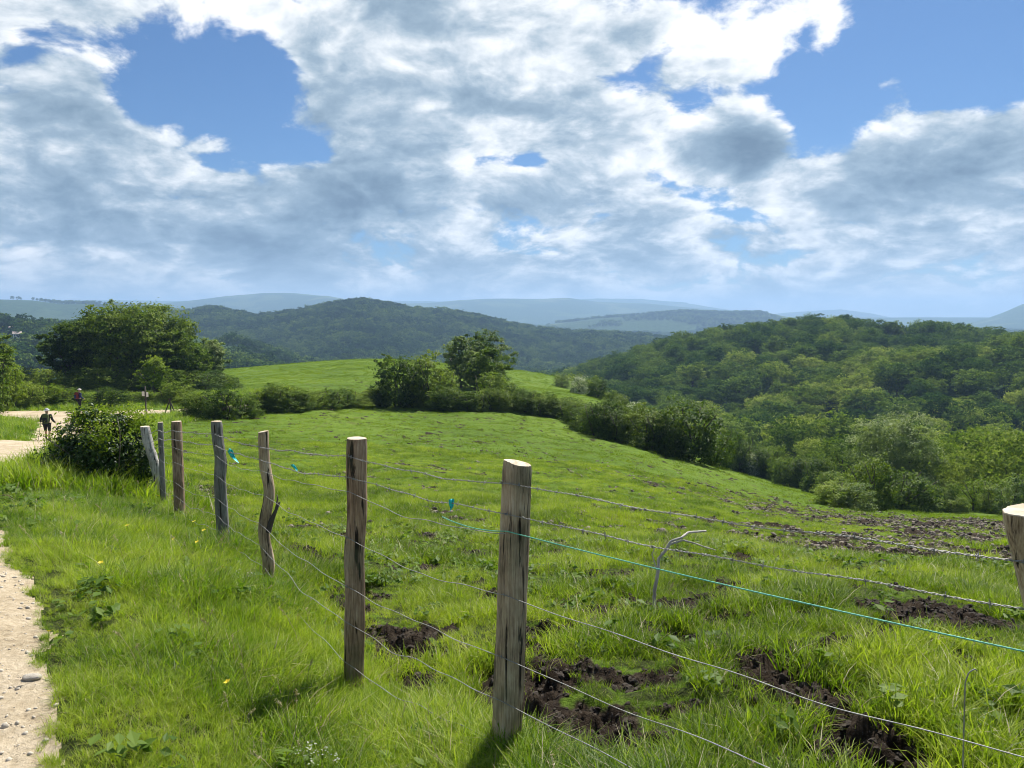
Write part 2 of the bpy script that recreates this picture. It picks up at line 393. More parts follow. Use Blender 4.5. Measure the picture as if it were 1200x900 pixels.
M['post_white'] = wood_mat('silver_post', (0.24, 0.22, 0.20), (0.46, 0.43, 0.39), (0.66, 0.63, 0.58))
def cut_mat():
    m, nt, out = newmat('sawn_end')
    tc = N(nt, 'ShaderNodeTexCoord')
    w = N(nt, 'ShaderNodeTexWave'); w.wave_type = 'RINGS'; w.rings_direction = 'SPHERICAL'
    w.inputs['Scale'].default_value = 26; w.inputs['Distortion'].default_value = 2; L(nt, tc.outputs['Object'], w.inputs['Vector'])
    n = noise(nt, tc.outputs['Object'], 60, 4)
    f = math_(nt, 'MULTIPLY_ADD', w.outputs['Fac'], 0.4, math_(nt, 'MULTIPLY', n, 0.6))
    col = ramp(nt, f, [(0.2, (0.36, 0.27, 0.17)), (0.7, (0.62, 0.52, 0.38))])
    b = N(nt, 'ShaderNodeBsdfPrincipled'); L(nt, col, b.inputs['Base Color']); b.inputs['Roughness'].default_value = 0.8
    L(nt, b.outputs[0], out.inputs[0]); return m
M['cut'] = cut_mat()

def ground_mat():
    m, nt, out = newmat('pasture_ground')
    geo = N(nt, 'ShaderNodeNewGeometry'); P = geo.outputs['Position']
    at_ = N(nt, 'ShaderNodeAttribute', attribute_name='mud').outputs['Fac']
    at2 = N(nt, 'ShaderNodeAttribute', attribute_name='tall_sward').outputs['Fac']
    n1 = noise(nt, P, 0.12, 5); n2 = noise(nt, P, 3.5, 6, 0.7); n3 = noise(nt, P, 0.9, 5, 0.6)
    g = math_(nt, 'ADD', math_(nt, 'MULTIPLY', n1, 0.5), math_(nt, 'MULTIPLY', n2, 0.5))
    grass = ramp(nt, g, [(0.34, (0.060, 0.105, 0.014)), (0.5, (0.10, 0.165, 0.018)), (0.66, (0.15, 0.215, 0.028))])
    grass = mixc(nt, math_(nt, 'MULTIPLY', mrange(nt, n3, 0.55, 0.68), 0.55), grass, (0.10, 0.10, 0.035))
    soil = ramp(nt, noise(nt, P, 9, 6, 0.7), [(0.35, (0.016, 0.011, 0.008)), (0.55, (0.040, 0.030, 0.021)), (0.75, (0.115, 0.095, 0.07))])
    mm = mrange(nt, math_(nt, 'ADD', at_, math_(nt, 'MULTIPLY', math_(nt, 'SUBTRACT', n2, 0.5), 0.5)), 0.25, 0.5)
    col = mixc(nt, mm, grass, soil)
    sx = nt.nodes.new('ShaderNodeSeparateXYZ'); L(nt, P, sx.inputs[0])
    thatch = ramp(nt, noise(nt, P, 40, 5, 0.7), [(0.35, (0.016, 0.022, 0.007)), (0.6, (0.055, 0.072, 0.018)), (0.75, (0.14, 0.13, 0.06))])
    col = mixc(nt, math_(nt, 'MULTIPLY', mrange(nt, at_, 0.05, 0.3, 1, 0), at2), col, thatch)
    b = N(nt, 'ShaderNodeBsdfPrincipled'); L(nt, col, b.inputs['Base Color']); b.inputs['Roughness'].default_value = 0.9
    b.inputs['Specular IOR Level'].default_value = 0.05
    bp = N(nt, 'ShaderNodeBump'); bp.inputs['Strength'].default_value = 0.8; bp.inputs['Distance'].default_value = 0.08
    L(nt, noise(nt, P, 12, 6, 0.7), bp.inputs['Height']); L(nt, bp.outputs[0], b.inputs['Normal'])
    L(nt, b.outputs[0], out.inputs[0]); return m
M['ground'] = ground_mat()
def path_mat():
    m, nt, out = newmat('gravel_path')
    geo = N(nt, 'ShaderNodeNewGeometry'); P = geo.outputs['Position']
    n = noise(nt, P, 1.2, 6, 0.65); n2 = noise(nt, P, 26, 6, 0.75)
    col = ramp(nt, math_(nt, 'ADD', math_(nt, 'MULTIPLY', n, 0.5), math_(nt, 'MULTIPLY', n2, 0.5)),
               [(0.36, (0.17, 0.135, 0.085)), (0.45, (0.38, 0.305, 0.20)), (0.6, (0.55, 0.46, 0.33))])
    b = N(nt, 'ShaderNodeBsdfPrincipled'); L(nt, col, b.inputs['Base Color']); b.inputs['Roughness'].default_value = 0.95
    b.inputs['Specular IOR Level'].default_value = 0.1
    bp = N(nt, 'ShaderNodeBump'); bp.inputs['Strength'].default_value = 0.9; bp.inputs['Distance'].default_value = 0.02
    L(nt, n2, bp.inputs['Height']); L(nt, bp.outputs[0], b.inputs['Normal'])
    L(nt, b.outputs[0], out.inputs[0]); return m
M['path'] = path_mat()
def hill_mat():
    m, nt, out = newmat('hill_land')
    geo = N(nt, 'ShaderNodeNewGeometry'); P = geo.outputs['Position']
    P2 = vmath(nt, 'MULTIPLY', P, (1, 1, 0.3))
    v = N(nt, 'ShaderNodeTexVoronoi'); v.inputs['Scale'].default_value = 1 / 240; v.feature = 'F1'
    L(nt, vmath(nt, 'ADD', P2, vmath(nt, 'SCALE', N(nt, 'ShaderNodeTexNoise', i_2=1 / 200).outputs['Color'], 90.0)), v.inputs['Vector'])
    fld = ramp(nt, v.outputs['Color'], [(0.3, (0.03, 0.06, 0.018)), (0.5, (0.055, 0.095, 0.024)), (0.75, (0.10, 0.125, 0.045))])
    woods = ramp(nt, noise(nt, P, 1 / 14, 4, 0.7), [(0.35, (0.018, 0.04, 0.013)), (0.65, (0.05, 0.09, 0.024))])
    msk = mrange(nt, noise(nt, P2, 1 / 420, 5, 0.6), 0.50, 0.56)
    w = N(nt, 'ShaderNodeAttribute', attribute_name='wood').outputs['Fac']
    col = mixc(nt, math_(nt, 'SUBTRACT', msk, w, clamp=True), woods, fld)
    b = N(nt, 'ShaderNodeBsdfPrincipled'); L(nt, col, b.inputs['Base Color']); b.inputs['Roughness'].default_value = 1
    b.inputs['Specular IOR Level'].default_value = 0.05
    bp = N(nt, 'ShaderNodeBump'); bp.inputs['Strength'].default_value = 1.0; bp.inputs['Distance'].default_value = 8
    L(nt, noise(nt, P, 1 / 16, 4, 0.7), bp.inputs['Height']); L(nt, bp.outputs[0], b.inputs['Normal'])
    L(nt, b.outputs[0], out.inputs[0]); return m
M['hill'] = hill_mat()

# ------------------------------------------------------------------ terrain sheet: one polar grid split into ground / path / hills
AZ = np.concatenate([np.arange(-180, -60, 4.0), np.arange(-60, 60, 0.15), np.arange(60, 180, 4.0)])
RR = np.concatenate([[0.02, 0.4, 0.7], np.geomspace(1.0, 85, 720), np.geomspace(86.5, 9300, 230)])
azg, rg_ = np.meshgrid(np.radians(AZ), RR)
gx = (rg_ * np.sin(azg)).ravel(); gy = (rg_ * np.cos(azg)).ravel()
gz = H(gx, gy)
V = np.c_[gx, gy, gz]
na, nr = len(AZ), len(RR)
ii, jj = np.meshgrid(np.arange(nr - 1), np.arange(na), indexing='ij')
j2 = (jj + 1) % na
F = np.stack([ii * na + jj, ii * na + j2, (ii + 1) * na + j2, (ii + 1) * na + jj], -1).reshape(-1, 4)
F = F[:, ::-1]
fc = V[F].mean(1)
fr = np.hypot(fc[:, 0], fc[:, 1])
ispath = (path_mask(fc[:, 0], fc[:, 1]) > 0) & (fr < 90)
isfar = fr > 170
mudv = mud_mask(gx, gy) * (np.hypot(gx, gy) < 90)
def sub(name, sel, mat, attrs):
    f = F[sel]; used = np.unique(f); remap = np.zeros(len(V), np.int64); remap[used] = np.arange(len(used))
    me = mesh_np(name, V[used], remap[f], [mat], True, attrs={k: a[used] for k, a in attrs.items()})
    return tag(link(name, me), kind='structure')
woodv = np.clip(sstep(0.4, 0.6, fbm(gx / 300, gy / 300, 3, 77)) * 0 + ((gx / np.maximum(gy, 1) > -0.5) & (np.hypot(gx, gy) < 1700)), 0, 1).astype(float)
woodv = np.maximum(woodv, .7 * ((gx / np.maximum(gy, 1) < -.2) & (np.hypot(gx, gy) < 3200)))
sub('ground', ~ispath & ~isfar, M['ground'], {'mud': mudv, 'tall_sward': sstep(24, 10, np.hypot(gx, gy))})
sub('path', ispath, M['path'], {})
sub('hills', isfar, M['hill'], {'wood': woodv})

# ------------------------------------------------------------------ plant meshes
def leaves(P, Nrm, size, g, asp=0.55, fold=0.0):
    """one rhombic leaf per point"""
    n = len(P)
    t = g.normal(size=(n, 3)); t -= Nrm * np.sum(t * Nrm, 1)[:, None]; t /= np.linalg.norm(t, axis=1)[:, None] + 1e-9
    b = np.cross(Nrm, t); s = np.asarray(size).reshape(-1, 1) * np.ones((n, 1))
    V = np.stack([P - t * s * 0.5, P + b * s * asp * 0.5 - t * s * 0.05 + Nrm * s * fold, P + t * s * 0.55, P - b * s * asp * 0.5 - t * s * 0.05 + Nrm * s * fold], 1).reshape(-1, 3)
    return V, np.arange(n * 4).reshape(n, 4)

def crown(lobes, n, size, g, clump=14, spread=0.22, zmin=None, up=0.35, shell=0.55, asp=0.6):
    lobes = np.array(lobes, float)           # x y z rx ry rz
    w = (lobes[:, 3] * lobes[:, 4] * lobes[:, 5]) ** (2 / 3); w /= w.sum()
    nc = max(4, n // clump)
    li = g.choice(len(lobes), nc, p=w)
    d = g.normal(size=(nc, 3)); d /= np.linalg.norm(d, axis=1)[:, None]
    rr = shell + (1 - shell) * g.random(nc) ** 0.6
    rr *= 0.86 + 0.28 * vnoise(d[:, 0] * 2.5 + li * 7.1, d[:, 1] * 2.5 + d[:, 2] * 3.1, 5)
    cc = lobes[li, :3] + d * lobes[li, 3:] * rr[:, None]
    k = np.repeat(np.arange(nc), clump)
    m = lobes[li, 3:].mean(1)
    cs = spread * (0.6 + 0.8 * g.random(nc))
    off = g.normal(size=(len(k), 3)) * (m * cs)[k][:, None] * np.array([1, 1, 0.5])
    P = cc[k] + off
    nrm = d[k] * 0.8 + g.normal(size=(len(k), 3)) * 0.55 + np.array([0, 0, up]) + off / (m[k][:, None] + 1e-6)
    nrm /= np.linalg.norm(nrm, axis=1)[:, None]
    s = size * (0.6 + 0.8 * g.random(len(k)))
    if zmin is not None:
        keep = P[:, 2] > zmin; P, nrm, s = P[keep], nrm[keep], s[keep]
    return leaves(P, nrm, s, g, asp)

def limb(a, b, r0, r1, g, n=6, bend=0.12, seg=6):
    a = np.array(a, float); b = np.array(b, float); t = np.linspace(0, 1, n)[:, None]
    L_ = np.linalg.norm(b - a)
    off = g.normal(size=3) * bend * L_
    P = a + (b - a) * t + off * np.sin(t * math.pi) + g.normal(size=(n, 3)) * 0.02 * L_ * np.sin(t * math.pi)
    return tube(P, r0 + (r1 - r0) * t[:, 0], seg)

def tree_parts(g, h, w, crown_base, nl, leafsize, nlobe=9, trunk_r=None, clump=26, top=0.62, spread=0.2):
    """returns (trunk mesh data, crown mesh data) for a broadleaf tree of height h, crown width w"""
    tr = trunk_r or h * 0.028
    cz = (crown_base + h) / 2; rz = (h - crown_base) / 2
    lob = [(0, 0, cz, w * 0.34, w * 0.34, rz * 0.86), (0, 0, cz + rz * .25, w * .30, w * .30, rz * .72)]
    for i in range(nlobe):
        a = i * 2.4 + g.random() * 0.8; q = (i + 0.5) / nlobe
        z = crown_base + (h - crown_base) * (0.10 + 0.74 * q)
        rad = w * 0.5 * math.sqrt(max(0.05, 1 - ((z - cz) / (rz * 1.08)) ** 2))
        lr = w * (0.16 + 0.08 * g.random()) * (1 if nlobe < 12 else .82)
        lob.append(((rad - lr * 0.9) * math.cos(a) * (0.9 + 0.3 * g.random()), (rad - lr * 0.9) * math.sin(a), min(z, h - lr * 0.75), lr, lr, lr * 0.8))
    cv, cf = crown(lob, nl, leafsize, g, clump=clump, spread=spread)
    tp = [limb((0, 0, -0.3), (w * 0.02, 0, crown_base + rz * 0.9), tr, tr * 0.35, g, 8, 0.03, 8)]
    for l in lob[2:]:
        z0 = crown_base * 0.7 + (l[2] - crown_base * 0.7) * 0.35
        tp.append(limb((0, 0, min(z0, h * 0.6)), (l[0], l[1], l[2]), tr * 0.42, tr * 0.08, g, 6, 0.08))
    return join(tp), (cv, cf)

def shrub_data(g, nl, leafsize, flat=1.0, nl_lobe=14, clump=30):
    """unit shrub: 1 wide, 1 high"""
    lob = [(0, 0, 0.42, 0.40, 0.40, 0.46), (0, 0, 0.2, 0.40, 0.40, 0.25)]
    for i in range(nl_lobe):
        a = i * 2.4 + g.random(); q = (i / nl_lobe) ** 1.3; r = 0.13 + 0.11 * g.random()
        rad = 0.32 * math.sqrt(1 - (q * 0.75) ** 2)
        lob.append((rad * math.cos(a), rad * math.sin(a), 0.12 + 0.7 * q * (0.8 + 0.3 * g.random()), r, r, r * 0.95))
    return crown(lob, nl, leafsize, g, clump=clump, spread=0.16, zmin=-0.05, shell=0.5)

def stems_data(g, n=7, h=0.7, r=0.02):
    return join([limb((g.normal() * 0.03, g.normal() * 0.03, -0.08), (g.normal() * 0.22, g.normal() * 0.22, h * (0.6 + 0.5 * g.random())), r, r * 0.3, g) for _ in range(n)])

def H1(x, y): return float(H(np.array([x]), np.array([y]))[0])
def G(px, py): return ground(px, py)

# scatter ------------------------------------------------------------------
_gn = {}
def scatter(name, protos, P, scl, label=None, tilt=0.12, g=rng, seedidx=None, cat=None, sclz=None):
    col = bpy.data.collections.new(name + '_sources')
    for i, (me) in enumerate(protos):
        o = bpy.data.objects.new(me.name, me); col.objects.link(o)
    me = bpy.data.meshes.new(name); n = len(P)
    me.vertices.add(n); me.vertices.foreach_set('co', np.ascontiguousarray(P, np.float32).ravel())
    a = me.attributes.new('scl', 'FLOAT_VECTOR', 'POINT')
    s3 = np.repeat(np.asarray(scl, float)[:, None], 3, 1)
    if sclz is not None: s3[:, 2] *= sclz
    a.data.foreach_set('vector', s3.astype(np.float32).ravel())
    rot = np.c_[g.normal(size=n) * tilt, g.normal(size=n) * tilt, g.random(n) * 6.283].astype(np.float32)
    a = me.attributes.new('rot', 'FLOAT_VECTOR', 'POINT'); a.data.foreach_set('vector', rot.ravel())
    a = me.attributes.new('idx', 'INT', 'POINT')
    a.data.foreach_set('value', (g.integers(0, len(protos), n) if seedidx is None else seedidx).astype(np.int32))
    for m in protos[0].materials: me.materials.append(m)
    o = link(name, me)
    nt = bpy.data.node_groups.new(name + '_scatter', 'GeometryNodeTree')
    nt.interface.new_socket('Geometry', in_out='INPUT', socket_type='NodeSocketGeometry')
    nt.interface.new_socket('Geometry', in_out='OUTPUT', socket_type='NodeSocketGeometry')
    gi = nt.nodes.new('NodeGroupInput'); go = nt.nodes.new('NodeGroupOutput')
    ci = nt.nodes.new('GeometryNodeCollectionInfo'); ci.inputs['Collection'].default_value = col
    ci.inputs['Separate Children'].default_value = True; ci.inputs['Reset Children'].default_value = True
    ip = nt.nodes.new('GeometryNodeInstanceOnPoints'); ip.inputs['Pick Instance'].default_value = True
    def na_(nm, t):
        x = nt.nodes.new('GeometryNodeInputNamedAttribute'); x.data_type = t; x.inputs['Name'].default_value = nm; return x.outputs[0]
    m2p = nt.nodes.new('GeometryNodeMeshToPoints')
    nt.links.new(gi.outputs[0], m2p.inputs[0]); nt.links.new(m2p.outputs[0], ip.inputs['Points'])
    nt.links.new(ci.outputs[0], ip.inputs['Instance'])
    nt.links.new(na_('idx', 'INT'), ip.inputs['Instance Index'])
    nt.links.new(na_('rot', 'FLOAT_VECTOR'), ip.inputs['Rotation'])
    nt.links.new(na_('scl', 'FLOAT_VECTOR'), ip.inputs['Scale'])
    nt.links.new(ip.outputs[0], go.inputs[0])
    md = o.modifiers.new('scatter', 'NODES'); md.node_group = nt
    tag(o, label=label, cat=cat, kind='stuff')
    return o

def blades(g, n, radius, h, w, bend=0.5, segs=4, lean=0.25):
    a = g.random(n) * 6.283; r = radius * np.sqrt(g.random(n)); base = np.c_[r * np.cos(a), r * np.sin(a), np.full(n, -0.02)]
    hh = h * (0.45 + 0.75 * g.random(n)); az = g.random(n) * 6.283; ln = lean * (g.random(n) + 0.2); bd = bend * g.random(n) ** 1.3
    D = np.c_[np.cos(az), np.sin(az)]; side = np.c_[-np.sin(az), np.cos(az), np.zeros(n)]
    tw = g.normal(size=n) * 0.6
    side = side * np.cos(tw)[:, None] + np.c_[D, np.zeros(n)] * np.sin(tw)[:, None]
    V = np.zeros((n, segs, 2, 3))
    for s in range(segs):
        t = s / (segs - 1)
        hor = hh * (ln * t + bd * t ** 2.4); z = hh * (t - 0.45 * bd * t ** 3)
        c = base + np.c_[D * hor[:, None], z]
        wid = w * (0.7 + 0.6 * g.random(1)) * (1 - t ** 1.8 * 0.93) * 0.5
        V[:, s, 0] = c - side * wid; V[:, s, 1] = c + side * wid
    F = []
    idx = np.arange(n)[:, None] * segs * 2
    for s in range(segs - 1):
        F.append(np.concatenate([idx + 2 * s, idx + 2 * s + 1, idx + 2 * s + 3, idx + 2 * s + 2], 1))
    return V.reshape(-1, 3), np.concatenate(F)

g = np.random.default_rng(11)
def tufts(nm, mat, k, *a, straw=0, **kw):
    out = []
    for i in range(k):
        v, f = blades(g, *a, **kw)
        mi = np.zeros(len(f), int); mats = [mat]
        if straw:
            n2 = max(1, int(a[0] * straw)); a2 = list(a); a2[0] = n2
            v2, f2 = blades(g, *a2, **{**kw, 'bend': 0.9}); f = np.concatenate([f, f2 + len(v)]); v = np.concatenate([v, v2])
            mi = np.r_[mi, np.ones(len(f2), int)]; mats.append(M['straw'])
        out.append(mesh_np(nm, v, f, mats, True, mi))
    return out
T_verge = tufts('grass_tuft', M['grass'], 8, 34, 0.07, 0.15, 0.0052, bend=1.1, lean=.5, straw=0.08)
T_tall = tufts('tall_grass_tuft', M['grass'], 4, 46, 0.08, 0.27, 0.0058, bend=0.8, lean=0.3, straw=0.03)
T_past = tufts('pasture_tuft', M['pasture'], 6, 32, 0.08, 0.105, 0.0048, bend=0.8, lean=0.45, straw=0.07)
T_mid = tufts('mid_pasture_tuft', M['pasture'], 4, 60, 0.24, 0.115, 0.010, bend=0.8, segs=3, lean=0.5, straw=0.06)
T_far = tufts('turf_clump', M['turf'], 4, 70, 0.55, 0.10, 0.025, bend=0.7, segs=3, lean=0.6)
T_rough = tufts('rough_clump', M['grass'], 4, 80, 0.4, 0.45, 0.022, bend=0.8, segs=3, lean=0.4, straw=0.05)

def pts(n, y0, y1, ulim, cond):
    """uniform by area in a wedge in front of the camera"""
    y = np.sqrt(g.random(n) * (y1 ** 2 - y0 ** 2) + y0 ** 2); u = (g.random(n) * 2 - 1) * ulim
    x = u * (y + 0.6)
    k = cond(x, y); x, y = x[k], y[k]
    return np.c_[x, y, H(x, y)]
def is_verge(x, y): return x < fence_x(y) + 0.12
def off_path(x, y, m=0.05): return path_mask(x, y) < -m

def ptsz(spec, ulim, cond): return np.concatenate([pts(n, a, b, ulim, cond) for n, a, b in spec])
P = ptsz([(16000, 1.4, 4.2), (26000, 4.2, 8), (26000, 8, 15)], 0.95, lambda x, y: is_verge(x, y) & off_path(x, y, -0.03))
pm = -path_mask(P[:, 0], P[:, 1])
sc = (0.40 + 0.75 * sstep(0, 0.9, pm)) * (0.35 + 1.3 * fbm(P[:, 0] * 2.2, P[:, 1] * 2.2, 3, 90)) * (0.7 + 0.6 * g.random(len(P)))
scatter('verge_grass', T_verge, P, sc * .85, 'short bright green grass between the gravel path and the fence')
# taller grass at the foot of the fence and in drifts
def tallc(x, y):
    d = np.abs(x - fence_x(y)); k = (d < 0.28 + 0.3 * fbm(x, y, 2, 5)) | ((fbm(x * 0.9, y * 0.9, 3, 93) > 0.56) & is_verge(x, y) & (path_mask(x, y) < -0.7))
    return k & off_path(x, y, 0.2) & (mud_mask(x, y) < 0.5) & ((x < fence_x(y) + 0.05) | (g.random(len(x)) < 0.4))
P = ptsz([(7000, 1.5, 5), (16000, 5, 14)], 0.95, tallc)
scatter('tall_grass', T_tall, P, 0.25 + 0.55 * g.random(len(P)), 'longer grass along the foot of the fence posts')
P = ptsz([(16000, 1.8, 4.5), (34000, 4.5, 8), (36000, 8, 14)], 0.95, lambda x, y: ~is_verge(x, y) & (g.random(len(x)) > mud_mask(x, y) * 1.12))
m_ = mud_mask(P[:, 0], P[:, 1])
cl = sstep(0.35, 0.65, fbm(P[:, 0] * 1.6, P[:, 1] * 1.6, 3, 95))
keep = g.random(len(P)) < 0.35 + 0.65 * cl; P = P[keep]; cl = cl[keep]
scatter('pasture_grass', T_past, P, (0.45 + 0.95 * cl) * (0.65 + 0.7 * g.random(len(P))), 'tufted grass of the trampled pasture beyond the fence')
P = ptsz([(34000, 12, 20), (46000, 20, 36)], 0.85, lambda x, y: off_path(x, y) & (g.random(len(x)) > mud_mask(x, y) * 1.7))
cl = sstep(0.35, 0.65, fbm(P[:, 0] * 0.8, P[:, 1] * 0.8, 3, 96))
lim = sstep(12, 24, P[:, 1])
scatter('mid_pasture_grass', T_mid, P, (0.45 + 0.5 * cl * (1 - 0.4 * lim)) * (0.7 + 0.6 * g.random(len(P))), 'grazed grass of the middle pasture')
P = pts(60000, 32, 150, 0.8, lambda x, y: off_path(x, y, .2) & (g.random(len(x)) < -0.1 + 1.3 * fbm(x * 0.3, y * 0.3, 4, 97)))
scatter('far_pasture_grass', T_far, P, 0.5 + 0.6 * g.random(len(P)), 'short sunlit grass of the far slope and the meadow behind the hedge')
# rough growth left of the path, round the junction and under the hedges
def roughc(x, y):
    k = off_path(x, y, .3) & ((x < np.interp(y, PATHL[:, 1], PATHL[:, 0]) - 0.2) | ((y > 14) & (x < fence_x(y) + 1)))
    return k
P = pts(14000, 6, 75, 0.95, roughc)
scatter('rough_grass', T_rough, P, 0.5 + 0.7 * g.random(len(P)), 'rough unmown grass on the far side of the path')

# weeds (broad leaves), pebbles, clods
def weed_mesh():
    n = 9; a = g.random(n) * 6.28; r = 0.03 + 0.05 * g.random(n)
    Pp = np.c_[r * np.cos(a), r * np.sin(a), 0.03 + 0.08 * g.random(n)]
    nr_ = np.c_[np.cos(a) * 0.4, np.sin(a) * 0.4, np.ones(n)] + g.normal(size=(n, 3)) * 0.3; nr_ /= np.linalg.norm(nr_, axis=1)[:, None]
    v, f = leaves(Pp, nr_, 0.05 + 0.05 * g.random(n), g, 0.6, 0.06); return mesh_np('weed', v, f, [M['weed']])
P = pts(6500, 1.8, 13, 0.95, lambda x, y: (mud_mask(x, y) < 0.3) & off_path(x, y, .05) & (fbm(x * 1.5, y * 1.5, 3, 66) > 0.5))
scatter('ground_weeds', [weed_mesh() for _ in range(5)], P + [0, 0, .02], 0.4 + 0.6 * g.random(len(P)), 'low broad-leaved weeds among the grass')

def stalk_mesh(h):
    p = np.array([(0, 0, 0), (h * .03, 0, h * .5), (h * .12, 0, h * .85), (h * .2, 0, h)])
    pr = resample_(p, .02)
    a = tube(pr, .0011, 4); n = 26; k = g.random(n); q = np.c_[np.interp(k, [0, 1], [p[2, 0], p[3, 0]]), np.zeros(n), np.interp(k, [0, 1], [p[2, 2], p[3, 2]])] + g.normal(size=(n, 3)) * .004
    nn = g.normal(size=(n, 3)); nn /= np.linalg.norm(nn, axis=1)[:, None]
    return mesh_np('seed_stalk', *join([a, leaves(q, nn, np.full(n, .013), g, .35)]), [M['straw']])
def resample_(P_, step):
    d = np.r_[0, np.cumsum(np.linalg.norm(np.diff(P_, axis=0), axis=1))]
    s_ = np.arange(0, d[-1], step); return np.c_[[np.interp(s_, d, P_[:, i]) for i in range(3)]].T
P = pts(1300, 1.8, 13, 0.95, lambda x, y: (mud_mask(x, y) < 0.3) & off_path(x, y, .25) & ((x < fence_x(y)) | (g.random(len(x)) < .35)))
scatter('seed_stalks', [stalk_mesh(.26 + .04 * i) for i in range(4)], P, 0.6 + 0.6 * g.random(len(P)), 'pale dry seed stalks standing above the grass', tilt=.2)
def rock_mesh(nm, mat, squash=0.7, rough=0.35, sub_=2):
    bm_ = bpy.data.meshes.new(nm)
    import bmesh
    b = bmesh.new(); bmesh.ops.create_icosphere(b, subdivisions=sub_, radius=1)
    o1, o2 = g.random(2) * 50
    for v in b.verts:
        n = fbm(np.array([v.co.x * 1.5 + o1 + v.co.z]), np.array([v.co.y * 1.5 + o2 - v.co.z * 0.7]), 3, 7)[0]
        v.co *= 1 + (n - 0.5) * 2 * rough; v.co.z *= squash
    b.to_mesh(bm_); b.free(); bm_.materials.append(mat); bm_.polygons.foreach_set('use_smooth', ['clod' not in nm] * len(bm_.polygons)); return bm_
P = pts(90000, 1.6, 13, 0.95, lambda x, y: mud_mask(x, y) > 0.35)
scatter('mud_clods', [rock_mesh('clod', M['clod'], 0.6, 0.9) for _ in range(6)], P, 0.005 + 0.021 * g.random(len(P)) ** 2.5, 'dark clods of trodden mud', tilt=0.5)
P = pts(60000, 12, 40, 0.85, lambda x, y: (mud_mask(x, y) > 0.45))
scatter('dry_clods', [rock_mesh('dry_clod', M['dryclod'], 0.6, 0.5) for _ in range(3)] + [rock_mesh('clod', M['clod'], 0.7, 0.5)], P, 0.02 + 0.055 * g.random(len(P)) ** 2, 'pale dry clods of the churned corner of the field', tilt=0.5)
P = pts(9000, 1.6, 22, 1.0, lambda x, y: path_mask(x, y) > 0.02)
P = np.concatenate([P, pts(14000, 2.0, 7, 0.95, lambda x, y: path_mask(x, y) > 0.0)])
scatter('path_gravel', [rock_mesh('gravel', M['gravelbit'], 0.6, 0.3, 1) for _ in range(4)], P, 0.004 + 0.014 * g.random(len(P)) ** 3, 'loose pale gravel lying on the path', tilt=0.5)

# ------------------------------------------------------------------ fence
fence = bpy.data.objects.new('wire_fence', None); C.objects.link(fence)
tag(fence, 'rustic post and wire fence running between the verge and the pasture', 'fence')
fence.location = (0, 0, 0)
def post(px_t, py_t, Y, base_z, r, mat, kink=(), lean=(0, 0), label=None, slant=0.0, taper=1.08, seg=24, gg=np.random.default_rng(5), rough=0.05, branch=False, depthlean=0.0):
    """round split post; its top centre stands at photo pixel (px_t, py_t)"""
    top = at(px_t, py_t, Y)
    h = top[2] - base_z
    n = 46
    zs = np.linspace(-0.35, h, n)
    ang = np.arange(seg) * 2 * math.pi / seg
    prof = 1 + 0.09 * np.cos(ang * 2 + gg.random() * 6) + 0.05 * np.cos(ang * 3 + gg.random() * 6)
    grooves = np.zeros(seg)
    for _ in range(5):
        grooves[gg.integers(seg)] -= 0.05 + 0.09 * gg.random()
    V_ = []
    for i, z in enumerate(zs):
        q = (h - z) / h      # 0 top
        cx, cy = -lean[0] * q, -lean[1] * q
        for (kz, ka, kx, ky) in kink:
            e = math.exp(-((z / h - kz) / ka) ** 2); cx += kx * e; cy += ky * e
        rad = r * (1 + (taper - 1) * q)
        rr = rad * (prof + grooves * (0.6 + 0.6 * math.sin(z * 6 + 1)) + rough * (vnoise(ang * 3, np.full(seg, z * 5), 3) - 0.5) * 2)
        zz = np.full(seg, z)
        if i == n - 1: rr = rr * 0.94
        if i >= n - 3: zz = zz + slant * np.cos(ang) * r * 0.5 * (i - (n - 4)) / 3
        V_.append(np.c_[cx + np.cos(ang) * rr, cy + np.sin(ang) * rr, zz])
    V_ = np.concatenate(V_)
    F_ = [(i * seg + j, i * seg + (j + 1) % seg, (i + 1) * seg + (j + 1) % seg, (i + 1) * seg + j) for i in range(n - 1) for j in range(seg)]
    me = mesh_np('fence_post', V_, F_, [mat], True)
    o = link('fence_post', me, fence, (top[0], top[1], base_z))
    if label: o['label'] = label
    # sawn end
    ring = V_[(n - 1) * seg:]
    c = ring.mean(0) + np.array([0, 0, 0.002])
    rin = c + (ring - c) * 0.99 + np.array([0, 0, 0.003])
    rin2 = c + (ring - c) * 0.55 + np.array([0, 0, 0.005]) + gg.normal(size=(seg, 3)) * np.array([0, 0, .0012])
    cv = np.concatenate([ring * 1.0, rin, rin2, [c + np.array([0, 0, 0.005])]])
    cf = [(s * seg + j, s * seg + (j + 1) % seg, (s + 1) * seg + (j + 1) % seg, (s + 1) * seg + j) for s in range(2) for j in range(seg)]
    cf += [(2 * seg + j, 2 * seg + (j + 1) % seg, 3 * seg, 3 * seg) for j in range(0)]
    for j in range(seg // 2 - 1):
        cf.append((2 * seg + j, 2 * seg + j + 1, 2 * seg + seg - 2 - j, 2 * seg + seg - 1 - j))
    link('sawn_top', mesh_np('sawn_top', cv[:3 * seg], cf, [M['cut']], False), o)
    if branch:
        bz = h * 0.36
        v, f = join([tube([(0.02, -0.02, bz), (0.055, -0.03, bz + 0.10), (0.09, -0.02, bz + 0.18), (0.12, -0.01, bz + 0.25)], [0.028, 0.022, 0.013, 0.008], 8),
                     tube([(0.09, -0.02, bz + 0.19), (0.10, 0, bz + 0.27), (0.097, 0, bz + 0.31)], [0.009, 0.006, 0.004], 6)])
        link('branch_stub', mesh_np('branch_stub', v, f, [M['bark']], True), o)
    return o, top, base_z, r
gp = np.random.default_rng(21)
